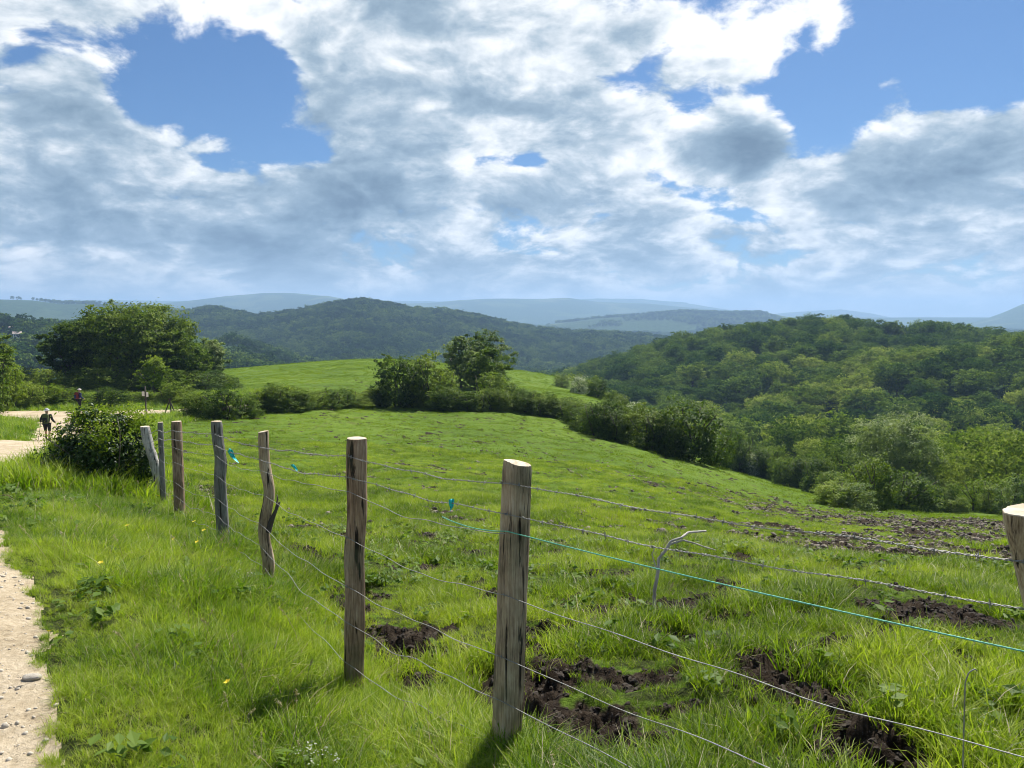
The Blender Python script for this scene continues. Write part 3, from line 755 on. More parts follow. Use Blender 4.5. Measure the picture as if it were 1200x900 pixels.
def gz_at(px_t, py_t, Y, off=0): 
    t = at(px_t, py_t, Y); return H1(t[0], t[1]) + off
POSTS = []
def addpost(px, py, Y, **kw):
    POSTS.append(post(px, py, Y, gz_at(px, py, Y), gg=gp, **kw)); return POSTS[-1]
addpost(1212, 600, 2.0, r=0.080, mat=M['post_brown'], lean=(-0.36, 0), slant=0.1, taper=0.92, label='near fence post cut off by the right edge, leaning left')
addpost(607, 543, 3.4, r=0.066, mat=M['post_brown'], lean=(-0.035 + 0.09, 0), slant=-0.35, taper=1.08, label='thick weathered fence post with a slanting sawn top')
addpost(418, 514, 4.3, r=0.060, mat=M['post_red'], lean=(0.045, 0), slant=0.0, taper=1.0, kink=((0.72, 0.1, 0.008, 0), (0.55, .08, -0.008, 0)), label='dark brown fence post with a flat sawn top')
addpost(309, 506, 6.3, r=0.047, mat=M['post_brown'], lean=(0.0, 0), taper=1.05, kink=((0.62, 0.13, 0.035, 0), (0.35, 0.12, -0.02, 0), (0.15, .1, .015, 0)), rough=0.1, branch=True, slant=0.3, label='crooked knobbly fence post with a branch stub and a pale top')
addpost(254, 494, 7.6, r=0.056, mat=M['post_grey'], lean=(-0.03, 0), taper=1.15, kink=((0.7, 0.12, 0.02, 0),), rough=0.08, label='grey knotted fence post')
addpost(207, 494, 9.2, r=0.062, mat=M['post_red'], lean=(0, 0), taper=1.02, label='smooth reddish-brown fence post')
addpost(188, 495, 10.4, r=0.038, mat=M['post_grey'], lean=(0, 0), taper=1.0, label='thin grey fence post beside the bleached one')
addpost(170, 500, 11.0, r=0.075, mat=M['post_white'], lean=(-0.20, 0), taper=1.0, kink=((0.45, 0.2, 0.04, 0),), rough=0.12, label='bleached leaning fence post next to the bramble bush')

# wire runs: height fraction from the top at each post
FR = {  # name: fractions for posts 8,1,2,3,...
 'barbed_a': [.098, .058, .060, .09, .09, .08, .08, .1], 'barbed_b': [.203, .160, .140, .17, .18, .17, .17, .2],
 'c': [.275, .225, .195, .24, .26, .25, .26, .3], 'd': [.56, .430, .370, .40, .42, .4, .4, .45],
 'e': [.86, .640, .56, .58, .6, .6, .6, .6], 'f': [1.03, .79, .70, .72, .74, .74, .74, .75], 'g': [1.06, .93, .86, .86, .86, .86, .86, .86]}
def wire_pt(k, fr, side=1):
    (o, top, bz, r) = POSTS[k]
    h = top[2] - bz; z = top[2] - fr * h
    # post axis at that height, from its mesh
    co = np.empty(len(o.data.vertices) * 3); o.data.vertices.foreach_get('co', co); co = co.reshape(-1, 3)
    ring = co[np.abs(co[:, 2] - (z - bz)) < h * 0.03]
    c = ring.mean(0) if len(ring) else np.array([0, 0, z - bz])
    d = -np.array([top[0], top[1]]); d /= np.linalg.norm(d)
    nrm = np.array([-0.55, -0.83]) if k else np.array([-0.3, -0.95])
    ry = r * 1.12
    if len(ring): ry = np.max((ring[:, :2] - c[:2]) @ nrm) + 0.004
    return np.array([o.location[0] + c[0] + nrm[0] * ry, o.location[1] + c[1] + nrm[1] * ry, z])
def wire_poly(frs, sag, g_, wob=0.006, ks=range(8), step=0.05, seg_sag=None):
    W_ = [wire_pt(k, f) for k, f in zip(ks, [frs[k] for k in ks])]
    out = []
    for i in range(len(W_) - 1):
        a, b = W_[i], W_[i + 1]; L_ = np.linalg.norm(b - a); n = max(6, int(L_ / step))
        t = np.linspace(0, 1, n, endpoint=False)[:, None]
        s = sag * (0.5 + g_.random()) * (seg_sag[i] if seg_sag else 1)
        p = a + (b - a) * t; p[:, 2] -= (s * 4 * t * (1 - t))[:, 0]
        ph = g_.random(3) * 6
        p[:, 2] += (wob * (np.sin(t * 9 + ph[0]) + 0.7 * np.sin(t * 23 + ph[1])) * np.sin(t * math.pi))[:, 0]
        p[:, 1] += (wob * np.sin(t * 14 + ph[2]) * np.sin(t * math.pi))[:, 0]
        out.append(p)
    out.append(W_[-1][None]); return np.concatenate(out)
def resample(P_, step):
    d = np.r_[0, np.cumsum(np.linalg.norm(np.diff(P_, axis=0), axis=1))]
    s = np.arange(0, d[-1], step); return np.c_[[np.interp(s, d, P_[:, i]) for i in range(3)]].T
gw = np.random.default_rng(8)
for nm in ('barbed_a', 'barbed_b'):
    Q = resample(wire_poly(FR[nm], 0.02, gw), 0.011)
    T = np.gradient(Q, axis=0); T /= np.linalg.norm(T, axis=1)[:, None]
    u = np.cross(T, [0, 0, 1.0]); u /= np.linalg.norm(u, axis=1)[:, None]; v = np.cross(T, u)
    ph = np.arange(len(Q)) * 0.011 * 2 * math.pi / 0.06
    parts = []
    for s in (0, math.pi):
        P_ = Q + 0.0022 * (u * np.cos(ph + s)[:, None] + v * np.sin(ph + s)[:, None])
        parts.append(tube(P_, 0.0014, 4, cap=False))
    for i in range(6, len(Q) - 2, 10):
        for q in range(2):
            dd = gw.normal(size=3); dd -= T[i] * np.dot(dd, T[i]); dd /= np.linalg.norm(dd)
            parts.append(tube([Q[i] - dd * 0.013 + T[i] * .003 * q, Q[i] + dd * 0.013 + T[i] * .003 * q], [0.0012, 0.0012], 4, cap=False))
        a_ = np.linspace(0, 12.5, 14); 
        parts.append(tube(Q[i] + 0.0042 * (np.outer(np.cos(a_), u[i]) + np.outer(np.sin(a_), v[i])) + np.outer(a_ * 0.0006, T[i]), 0.0011, 4, cap=False))
    vv, ff = join(parts)
    link('barbed_wire', mesh_np('barbed_wire', vv, ff, [M['wire']], True), fence)
for nm, ks in (('c', range(1, 8)), ('d', range(8)), ('e', range(8)), ('f', range(8)), ('g', range(1, 6))):
    frs = FR[nm]
    Q = wire_poly(frs, 0.035, gw, 0.012 if nm in 'fg' else 0.007, ks=list(ks), step=0.04)
    vv, ff = tube(Q, 0.0019, 5)
    link('smooth_wire', mesh_np('smooth_wire', vv, ff, [M['wire']], True), fence)
# staples
for k in range(0, 6):
    for nm in ('barbed_a', 'barbed_b', 'd', 'e'):
        if FR[nm][k] > 0.95: continue
        p = wire_pt(k, FR[nm][k]); a_ = np.linspace(0, math.pi, 7)
        v_, f_ = tube(np.c_[np.zeros(7), -0.006 * np.sin(a_), 0.008 * np.cos(a_)], 0.0015, 4)
        s_ = link('staple', mesh_np('staple', v_ + p, f_, [M['wire']], True), fence)

# green cord from the brown post to the near right post, hung with frayed end
Q = [wire_pt(2, .195) * .35 + wire_pt(1, .225) * .65, wire_pt(1, .215), wire_pt(0, .305)]
Q[1] = Q[1] + np.array([0, -0.004, 0])
Pc = []
for a, b, s in ((Q[0], Q[1], .02), (Q[1], Q[2], .012)):
    t = np.linspace(0, 1, 60, endpoint=False)[:, None]; p = a + (b - a) * t; p[:, 2] -= (s * 4 * t * (1 - t))[:, 0]; Pc.append(p)
Pc = np.concatenate(Pc + [Q[2][None]])
Pr = resample(Pc, 0.012); T = np.gradient(Pr, axis=0); T /= np.linalg.norm(T, axis=1)[:, None]
u = np.cross(T, [0, 0, 1.0]); u /= np.linalg.norm(u, axis=1)[:, None]; v = np.cross(T, u); ph = np.arange(len(Pr)) * 1.1
vv, ff = join([tube(Pr + 0.0011 * (u * np.cos(ph + s)[:, None] + v * np.sin(ph + s)[:, None]), 0.0017, 5, cap=False) for s in (0, 2.1, 4.2)])
tag(link('cord', mesh_np('cord', vv, ff, [M['cord']], True)), 'thin pale green cord strung along the fence to the right edge', 'cord')

# turquoise plastic strips
def ribbon(p, pts_, w, label):
    pts_ = np.array(pts_, float); n = len(pts_); V_ = []
    for i, q in enumerate(pts_):
        a = i * 0.5; s = np.array([math.cos(a) * w, math.sin(a) * w * 0.6, 0.2 * w]); V_ += [q - s * 0.5, q + s * 0.5, q + s * 0.5 + [0.001, .002, 0], q - s * 0.5 + [0.001, .002, 0]]
    F_ = []
    for i in range(n - 1):
        for j in range(4): F_.append((i * 4 + j, i * 4 + (j + 1) % 4, (i + 1) * 4 + (j + 1) % 4, (i + 1) * 4 + j))
    tv, tf = tube(np.c_[np.zeros(9), 0.007 * np.cos(np.linspace(0, 6.28, 9)), 0.007 * np.sin(np.linspace(0, 6.28, 9))], w * 0.2, 6)
    root = link('plastic_strip', mesh_np('plastic_strip', np.array(V_), F_, [M['ribbon']], True), None, p)
    tag(root, label, 'plastic strip', 'turquoise plastic strips tied to the fence wire')
    link('knot', mesh_np('knot', tv, tf, [M['ribbon']], True), root)
def on_wire(nm, i, t):
    a, b = wire_pt(i, FR[nm][i]), wire_pt(i + 1, FR[nm][i + 1]); return a + (b - a) * t
ribbon(on_wire('barbed_b', 3, .6), [(0, 0, 0), (.012, 0, -.03), (.02, 0.01, -.06), (.05, 0, -.09), (.075, 0, -.115)], 0.045, 'longest turquoise strip, hanging between the grey and the crooked post')
ribbon(on_wire('barbed_b', 2, .52), [(-.012, 0, .012), (0, 0, 0.0), (.012, 0, -.012), (.025, 0, -.03)], 0.022, 'smallest turquoise strip, hanging between the crooked and the dark brown post')
ribbon(on_wire('barbed_b', 1, .3), [(0, 0, .01), (0, 0, -.012), (0.002, 0, -.03), (-.006, 0, -.045)], 0.026, 'short turquoise tube-like strip just left of the thick post')

# bent dead stick standing in the pasture, with strands of baler twine
sy = float(G(768, 708)[1])
b0 = at(766, 712, sy); b0[2] = H1(b0[0], b0[1]) - 0.05
Ps = [b0, at(767, 692, sy), at(771, 672, sy), at(772, 654, sy), at(780, 645, sy), at(786, 634, sy), at(799, 630, sy), at(806, 624, sy + .1), at(829, 622, sy + .2)]
st = link('bent_stick', mesh_np('bent_stick', *tube(resample(np.array(Ps), 0.02), sy / 4.9 * np.linspace(0.013, 0.006, len(resample(np.array(Ps), 0.02))), 8, jitter=.5, rg=gw), [M['drywood']], True))
tag(st, 'bent grey dead stick standing in the pasture right of the thick post', 'stick')
Ps = [at(785, 638, sy), at(800, 633, sy), at(812, 636, sy), at(826, 641, sy), at(840, 645, sy)]
link('side_twig', mesh_np('side_twig', *tube(resample(np.array(Ps), .02), np.linspace(.011, .004, len(resample(np.array(Ps), .02))), 6, jitter=.5, rg=gw), [M['drywood']], True), st)
Ps = [at(770, 668, sy), at(764, 650, sy), at(768, 640, sy - .05)]
link('side_twig', mesh_np('side_twig', *tube(np.array(Ps), [.007, .005, .003], 6), [M['drywood']], True), st)
for _ in range(9):
    a0 = at(790 + gw.normal() * 14, 630, sy); q = [a0, a0 + [gw.normal() * .03, 0, -.06], a0 + [gw.normal() * .06 - .03, 0, -.14 - .1 * gw.random()]]
    link('fibre', mesh_np('fibre', *tube(np.array(q), .0018, 4), [M['straw']], True), st)
# thin wire stake at the lower right
sy = 2.55
b0 = at(1128, 895, sy); zt = at(1131, 800, sy)
b0[2] = H1(b0[0], b0[1]) - .05
q = np.array([b0, b0 * .5 + zt * .5 + [.004, 0, 0], zt, zt + [.01, 0, .035], zt + [.03, 0, .05], zt + [.042, 0, .04]])
tag(link('wire_stake', mesh_np('wire_stake', *tube(resample(q, .01), 0.0022, 6), [M['wire']], True)), 'thin hooked wire stake in the grass at the lower right', 'stake')

# stones
for (px, py, s, lb) in [(243, 611, .085, 'pale flat stone by the foot of the grey fence post'), (38, 798, .03, 'small grey stone at the near edge of the path')]:
    p = G(px, py)
    o = link('stone', rock_mesh('stone', M['stone'], 0.45, 0.4, 3), None, p + [0, 0, s * .2]); o.scale = (s * 1.4, s, s); tag(o, lb, 'stone')

# buttercups
fl_v, fl_f = [], []
petal = []
for i in range(5):
    a = i * 1.2566; c = np.array([math.cos(a), math.sin(a), 0]); s = np.array([-math.sin(a), math.cos(a), 0])
    petal.append((np.array([c * .001, c * .007 + s * .005 + [0, 0, .003], c * .013 + [0, 0, .005], c * .007 - s * .005 + [0, 0, .003]]), np.array([[0, 1, 2, 3]])))
pv, pf = join(petal)
fstem = mesh_np('stem', *tube([(0, 0, -.22), (.01, 0, -.1), (0, 0, 0)], .0012, 5), [M['grass']])
fhead = mesh_np('petals', pv, pf, [M['yellow']])
FL = [(425 * .4, 598), (186, 605), (203, 608), (181, 598), (240, 650), (245, 647), (228, 628), (268, 846), (150, 640), (120, 700), (60, 790), (205, 655), (215, 600), (170, 612), (232, 660), (262, 700)]
froot = bpy.data.objects.new('buttercup', None)
def put_flower(p, s):
    r_ = froot.copy(); r_.name = 'buttercup'; C.objects.link(r_); r_.location = p; r_.rotation_euler = (g.normal() * .3 - .3, g.normal() * .3, g.random() * 6); r_.scale = (s,) * 3
    for nm, me in (('petals', fhead), ('stem', fstem)):
        c = bpy.data.objects.new(nm, me); C.objects.link(c); c.parent = r_
    tag(r_, 'tiny yellow buttercup in the verge grass', 'flower', 'yellow buttercups in the verge')
for (px, py) in FL:
    p = G(px, py); s = 1.0 + .25 * p[1] * .4
    put_flower(p + [0, 0, .2], s)
# pale leaved umbel plants at the bottom
def umbel(px, py, s, label):
    p = G(px, py); root = bpy.data.objects.new('white_flowered_plant', None); C.objects.link(root); root.location = p; root.scale = (s,) * 3
    tag(root, label, 'plant')
    st_, hd = [], []
    for i in range(9):
        e = np.array([g.normal() * .08, g.normal() * .06, .17 + g.random() * .08]); st_.append(limb((0, 0, -.02), e, .003, .0015, g, 5, .05, 5))
        n = 9; q = e + g.normal(size=(n, 3)) * [.022, .022, .006]; nn = np.tile([0, 0, 1.0], (n, 1)) + g.normal(size=(n, 3)) * .3; nn /= np.linalg.norm(nn, axis=1)[:, None]
        link('flower_head', mesh_np('flower_head', *leaves(q, nn, np.full(n, .013), g, .8), [M['whitep']]), root)
    link('stem', mesh_np('stem', *join(st_), [M['weed']], True), root)
umbel(372, 912, .75, 'low plant with creamy white flower heads at the bottom edge')
umbel(283, 700, .7, 'small pale flowered plant left of the crooked post')

# ------------------------------------------------------------------ bramble bush beside the path
gb = np.random.default_rng(33)
c = at(112, 582, 11.3); c[2] = H1(c[0], c[1])
root = bpy.data.objects.new('bramble_bush', None); C.objects.link(root); root.location = c
tag(root, 'dense dark bramble bush between the path and the bleached post', 'bush')
lob = [(-.1, .1, .42, .55, .5, .5), (.35, 0, .45, .4, .4, .45), (-.5, 0, .36, .35, .4, .38), (.05, -.15, .7, .4, .35, .3), (-.3, .1, .85, .3, .3, .26), (.5, .1, .68, .26, .3, .26), (.1, .2, 1.0, .3, .3, .22), (.66, -.05, .30, .25, .3, .3), (-.75, 0, .2, .22, .25, .22), (.82, -.1, .5, .13, .15, .4), (-.15, .1, 1.18, .2, .2, .12), (.35, .1, 1.02, .14, .2, .2)]
v, f = crown(lob, 16000, .048, gb, clump=14, spread=.2, zmin=-.05, shell=.45, up=.5)
link('foliage', mesh_np('foliage', v, f, [M['bramble']]), root)
lob2 = [(-.1, .3, 1.12, .5, .3, .2), (.35, .35, 1.1, .45, .3, .2), (-.6, .2, .75, .25, .25, .25), (.62, .2, 1.0, .2, .25, .22), (-.3, .25, 1.1, .2, .25, .2), (.72, -.2, .3, .14, .14, .3), (.85, 0, .8, .1, .1, .25), (-.85, 0, .35, .15, .2, .3), (.3, -.3, .9, .3, .1, .3)]
v, f = crown(lob2, 5200, .042, gb, clump=6, spread=.3, shell=.1)
link('young_shoots', mesh_np('young_shoots', v, f, [M['leaf_bright']]), root)
link('stem', mesh_np('stem', *join([limb((gb.normal() * .3, gb.normal() * .15, -.05), (gb.normal() * .5, gb.normal() * .3, .5 + .7 * gb.random()), .012, .004, gb) for _ in range(22)]), [M['bark']], True), root)
n = 45; q = np.c_[gb.normal(size=n) * .3 + .25, gb.normal(size=n) * .1 - .42, gb.random(n) * .35 + .25]
nn = gb.normal(size=(n, 3)) + [0, -1, .8]; nn /= np.linalg.norm(nn, axis=1)[:, None]
link('blossom', mesh_np('blossom', *leaves(q, nn, np.full(n, .028), gb, .9), [M['whitep']]), root)

P = pts(9000, 8.5, 15, 0.75, lambda x, y: (np.hypot((x - c[0]) / 1.5, (y - c[1]) / 1.1) < 1) & off_path(x, y, .05))
scatter('bush_foot_grass', T_rough, P[:700], 0.45 + 0.5 * g.random(min(700, len(P))), 'long rank grass round the foot of the bramble bush')
# ------------------------------------------------------------------ shrubs and hedges
gs = np.random.default_rng(44)
SH = {}
for mk in ('leaf_dark', 'leaf_mid', 'leaf_bright', 'leaf_grey', 'leaf_blossom'):
    SH[mk] = [mesh_np('foliage', *shrub_data(gs, 9000 if mk in ('leaf_dark', 'leaf_mid') else 7000, .038), [M[mk]]) for _ in range(4 if mk in ('leaf_dark', 'leaf_mid') else 2)]
STEM = mesh_np('stem', *stems_data(gs), [M['bark']], True)
def shrub(px, py, h, w, mk, label, group=None, nm='shrub', cat='shrub', Y=None, deep=0.9):
    if Y is None: p = G(px, py)
    else: p = at(px, py, Y); p[2] = H1(p[0], p[1])
    r_ = bpy.data.objects.new(nm, None); C.objects.link(r_); r_.location = p - [0, 0, .05]
    r_.rotation_euler = (0, 0, gs.random() * 6.28); r_.scale = (w * 1.12, w * 1.12 * deep, h * 1.08)
    c_ = bpy.data.objects.new('foliage', SH[mk][gs.integers(len(SH[mk]))]); C.objects.link(c_); c_.parent = r_
    c_ = bpy.data.objects.new('stem', STEM); C.objects.link(c_); c_.parent = r_
    tag(r_, label, cat, group); return r_
px_m = lambda px, Y: px * Y / 900.0

def hedge(line, n, hm, wm, kinds, label, group, jitter=5):
    """line: list of (px, base py, top py)"""
    line = np.array(line, float)
    for i in range(n):
        px = np.interp((i + .5 + (gs.random() - .5) * .6) / n, np.linspace(0, 1, len(line)), line[:, 0])
        by = np.interp(px, line[:, 0], line[:, 1]) + (gs.random() - .6) * jitter; ty = np.interp(px, line[:, 0], line[:, 2])
        p = G(px, by); h = (by - ty) * p[1] / 900 * (hm[0] + (hm[1] - hm[0]) * gs.random())
        w = wm[0] + (wm[1] - wm[0]) * gs.random()
        shrub(px, by, max(h, .5), w, kinds[gs.integers(len(kinds))], label, group)
# main field hedge, from the big bush down to the right
hedge([(500, 479, 452), (560, 480, 456), (620, 484, 458), (660, 490, 464), (700, 510, 466), (740, 520, 472), (765, 526, 476)], 30, (.75, 1.2), (2.2, 3.4), ['leaf_dark', 'leaf_dark', 'leaf_mid'],
      'dark low shrub in the hedge between the big bush and the round bush', 'shrubs of the upper field hedge')
hedge([(850, 548, 500), (880, 556, 512), (920, 568, 528), (965, 580, 540), (985, 588, 550)], 20, (.75, 1.2), (2.4, 3.8), ['leaf_dark', 'leaf_dark', 'leaf_mid'],
      'shrub in the hedge descending right of the round bush', 'shrubs of the lower field hedge')
hedge([(305, 484, 452), (340, 482, 452), (400, 475, 456), (445, 474, 448)], 22, (.75, 1.15), (1.8, 3.0), ['leaf_mid', 'leaf_dark', 'leaf_mid'],
      'low scrubby shrub left of the big bush at the top of the field', 'scrub along the top of the field')
shrub(262, 491, 2.3, 3.0, 'leaf_dark', 'dark rounded bush behind the grey post, at the junction end of the field')
shrub(232, 489, 2.1, 2.4, 'leaf_dark', 'dark bush beside the ladder stile poles')
shrub(290, 488, 1.8, 2.2, 'leaf_mid', 'small bush closing the right end of the junction thicket')
shrub(325, 484, 2.0, 2.4, 'leaf_dark', 'dark bush above the crooked post')
shrub(468, 477, 4.9, 4.6, 'leaf_dark', 'large dark bushy shrub at the top of the pasture', nm='bush', cat='bush')
shrub(497, 476, 4.8, 3.9, 'leaf_dark', 'dark bush joined to the right of the large bush', nm='bush', cat='bush')
shrub(523, 474, 3.6, 2.6, 'leaf_mid', 'yellow-green bush in front of the pale roofed barn', nm='bush', cat='bush')
shrub(575, 476, 3.4, 3.2, 'leaf_mid', 'tall bush below the twin trees', nm='bush', cat='bush')
shrub(600, 477, 2.4, 2.6, 'leaf_dark', 'dark bush at the right foot of the twin trees', nm='bush', cat='bush')
shrub(806, 538, 4.5, 4.6, 'leaf_dark', 'large round dark bush halfway down the hedge', nm='bush', cat='bush', deep=1)
shrub(780, 532, 3.4, 2.8, 'leaf_dark', 'bush leaning on the left of the large round bush', nm='bush', cat='bush')
shrub(838, 546, 3.2, 2.8, 'leaf_mid', 'bush on the right shoulder of the large round bush', nm='bush', cat='bush')
shrub(878, 556, 3.0, 2.4, 'leaf_blossom', 'hawthorn with sparse pale blossom in the descending hedge', nm='bush', cat='bush')
shrub(934, 566, 3.1, 2.4, 'leaf_bright', 'pale lime green small tree at the end of the hedge', nm='bush', cat='bush')
# upper band behind the hedge
for (px, Y, h, w, mk, lb) in [(659, 118, 2.3, 3.0, 'leaf_grey', 'small grey-green round bush on the edge of the bright meadow'), (679, 104, 2.9, 2.9, 'leaf_blossom', 'whitish blossoming hawthorn right of the bright meadow'),
        (700, 104, 2.9, 2.9, 'leaf_dark', 'dark bush beside the whitish hawthorn'), (718, 98, 2.3, 2.6, 'leaf_mid', 'mid green bush between the two hawthorns'), (746, 92, 2.8, 3.0, 'leaf_blossom', 'second blossoming hawthorn nearer the round bush'),
        (728, 96, 2.2, 2.4, 'leaf_dark', 'dark bush left of the second hawthorn'), (770, 88, 2.6, 2.3, 'leaf_dark', 'reddish dark bush between the second hawthorn and the round bush')]:
    by = {659: 446, 679: 462, 700: 462, 718: 464, 746: 476, 728: 468, 770: 480}[px]
    shrub(px, by, h, w, mk, lb, nm='bush', cat='bush', Y=Y)
# right foreground thicket
shrub(1062, 600, 3.4, 4.4, 'leaf_dark', 'dark broad bush at the right end of the field', nm='bush', cat='bush')
shrub(1018, 600, 3.6, 2.7, 'leaf_dark', 'upright dark bush left of the broad bush', nm='bush', cat='bush')
shrub(1088, 600, 2.8, 2.3, 'leaf_dark', 'bush on the right flank of the broad bush', nm='bush', cat='bush')
shrub(980, 597, 1.5, 2.4, 'leaf_mid', 'low spreading bush at the corner of the green slope', nm='bush', cat='bush')
shrub(1003, 600, 1.7, 2.3, 'leaf_grey', 'low grey-green bush at the foot of the upright bush', nm='bush', cat='bush')
shrub(1120, 601, 1.6, 2.2, 'leaf_mid', 'low bush at the edge of the churned mud', nm='bush', cat='bush')
shrub(1192, 608, 3.4, 2.7, 'leaf_grey', 'pale grey-green bush behind the right-hand post', nm='bush', cat='bush')
shrub(1225, 608, 3.6, 2.7, 'leaf_mid', 'bush at the right edge behind the pale bush', nm='bush', cat='bush')
for (px, py, h, w, mk, lb) in [(1142, 600, 3.0, 3.0, 'leaf_bright', 'fresh green bush right of the dark broad bush'), (1168, 603, 3.2, 2.8, 'leaf_mid', 'bush between the fresh green bush and the pale bush'), (1108, 600, 2.6, 2.2, 'leaf_mid', 'small bush tucked behind the low bush at the mud edge'), (1215, 604, 4.2, 3.2, 'leaf_bright', 'bright bush at the right edge, tallest of its row')]:
    shrub(px, py, h, w, mk, lb, nm='bush', cat='bush')
# left side
hedge([(100, 473, 460), (170, 474, 460), (235, 475, 455)], 9, (.8, 1.2), (2, 3.2), ['leaf_mid', 'leaf_dark', 'leaf_mid'], 'low bush under the large spreading tree behind the road', 'roadside bushes under the large tree')
hedge([(-60, 474, 446), (20, 474, 446), (60, 475, 452), (95, 474, 456)], 9, (.8, 1.2), (2, 3.2), ['leaf_mid', 'leaf_bright', 'leaf_mid'], 'bright bush behind the road at the left edge', 'roadside bushes at the left edge')
for (px, py, h, w, mk, lb) in [(8, 480, 4.4, 2.6, 'leaf_bright', 'tall sunlit bush at the left edge beyond the path'), (-22, 484, 5.0, 3.4, 'leaf_mid', 'tall bush cut off by the left edge'), (205, 474, 2.0, 3.0, 'leaf_mid', 'bush behind the leaning poles'),
                 (130, 478, 1.8, 3.2, 'leaf_dark', 'dark rounded bush under the large tree beside the second walker'), (36, 478, 2.2, 2.4, 'leaf_mid', 'bush behind the road above the first walker')]:
    shrub(px, py, h, w, mk, lb, nm='bush', cat='bush')

# ------------------------------------------------------------------ single trees
gt = np.random.default_rng(55)
def tree(px, py, Y, h, w, cb, nl, ls, mk, label, group=None, nlobe=10, nm='tree', clump=54, spread=.13):
    p = at(px, py, Y); p[2] = H1(p[0], p[1])
    (tv, tf), (cv, cf) = tree_parts(gt, h, w, cb, nl, ls, nlobe, clump=clump, spread=spread)
    r_ = bpy.data.objects.new(nm, None); C.objects.link(r_); r_.location = p
    link('trunk', mesh_np('trunk', tv, tf, [M['bark']], True), r_); link('crown', mesh_np('crown', cv, cf, [M[mk]]), r_)
    tag(r_, label, 'tree', group); return r_
def topz(py, Y, p=None): return zpix(py, Y)
def tree_to(px, top, Y, w, *a, **k):
    p = at(px, 450, Y); h = zpix(top, Y) - H1(p[0], Y); return tree(px, 450, Y, h, w, *a, **k)
tree_to(157, 353, 84, 12.5, 0.9, 42000, .26, 'leaf_dark', 'large spreading dark green tree behind the road', nlobe=26, nm='large_tree', spread=.16)
tree_to(84, 372, 82, 6.6, 0.5, 17000, .24, 'leaf_dark', 'dark tree touching the left side of the large tree', nlobe=12)
tree_to(108, 366, 88, 6.0, 0.8, 13000, .24, 'leaf_dark', 'dark tree filling the gap left of the large crown', nlobe=10)
tree_to(205, 385, 82, 6.0, 0.4, 15000, .23, 'leaf_mid', 'lighter tree touching the right side of the large tree', nlobe=12)
tree_to(245, 393, 86, 4.8, .3, 11000, .22, 'leaf_grey', 'small grey-green round tree at the right end of the group', nlobe=9)
tree_to(226, 402, 80, 4.6, .5, 9000, .2, 'leaf_mid', 'low round tree in front of the small grey-green one', nlobe=9)
tree_to(181, 416, 74, 3.4, .4, 8000, .17, 'leaf_bright', 'bright bushy tree in front of the large tree', nlobe=8)
tree_to(-6, 380, 58, 3.6, 0.4, 9000, .18, 'leaf_mid', 'tree cut off by the left edge of the view', nlobe=9)
tree_to(540, 390, 80, 4.6, 0.5, 10000, .2, 'leaf_grey', 'left one of the twin pale trees by the barn', nlobe=8)
tree_to(570, 384, 82, 6.0, .3, 14000, .19, 'leaf_grey', 'right and taller one of the twin trees by the barn', nlobe=10)
tree_to(574, 406, 74, 4.2, .6, 9000, .17, 'leaf_mid', 'lower tree directly below the twin trees', nlobe=8)
tree_to(556, 410, 77, 4.2, .2, 10000, .17, 'leaf_grey', 'low round crown filling the gap between the twin trees', nlobe=9)
tree_to(1050, 477, 72, 9.0, .3, 34000, .19, 'leaf_grey', 'large domed grey-green tree above the dark bushes', nlobe=11, nm='domed_tree', spread=.14)

for (px, py, Y, h, w, mk) in [(60, 455, 76, 2.6, 4, 'leaf_mid'), (92, 456, 78, 2.4, 4, 'leaf_dark'), (120, 456, 77, 2.8, 4.4, 'leaf_mid'), (150, 456, 79, 2.4, 4, 'leaf_dark'), (185, 456, 78, 2.6, 4.4, 'leaf_mid'), (215, 455, 77, 2.5, 4, 'leaf_mid'), (245, 455, 78, 2.2, 3.8, 'leaf_grey'), (268, 455, 79, 1.5, 3, 'leaf_mid'), (35, 455, 78, 2.6, 4, 'leaf_mid'), (10, 455, 80, 2.8, 4, 'leaf_dark')]:
    shrub(px, py, h, w, mk, 'undergrowth bush at the foot of the large tree group', 'undergrowth bushes beneath the tree group', Y=Y)
# ------------------------------------------------------------------ woodland
gf = np.random.default_rng(66)
def wood_proto(mk, nl, ls, trunk=True, k=7, ws=(.85, 1.25)):
    out = []
    for i in range(k):
        (tv, tf), (cv, cf) = tree_parts(gf, 1.0, ws[0] + (ws[1] - ws[0]) * gf.random(), .18, nl, ls, 8, trunk_r=.022, clump=22 if nl > 1000 else 8, spread=.15)
        if trunk:
            v, f = join([(cv, cf), (tv, tf)]); mi = np.r_[np.zeros(len(cf), int), np.ones(len(tf), int)]
            out.append(mesh_np('woodland_tree', v, f, [M[mk], M['bark']], False, mi))
        else: out.append(mesh_np('woodland_tree', cv, cf, [M[mk]]))
    return out
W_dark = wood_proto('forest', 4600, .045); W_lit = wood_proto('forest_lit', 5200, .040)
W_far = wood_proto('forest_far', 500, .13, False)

def jitter_grid(x0, x1, y0, y1, s):
    X, Yg = np.meshgrid(np.arange(x0, x1, s), np.arange(y0, y1, s))
    X = X.ravel() + (gf.random(X.size) - .5) * s * .9; Yg = Yg.ravel() + (gf.random(Yg.size) - .5) * s * .9
    return X, Yg
def pixel_of(x, y, z):
    d = y * CP - z * SP; up = y * SP + z * CP
    return 600 + 900 * x / d, 450 - 900 * up / d
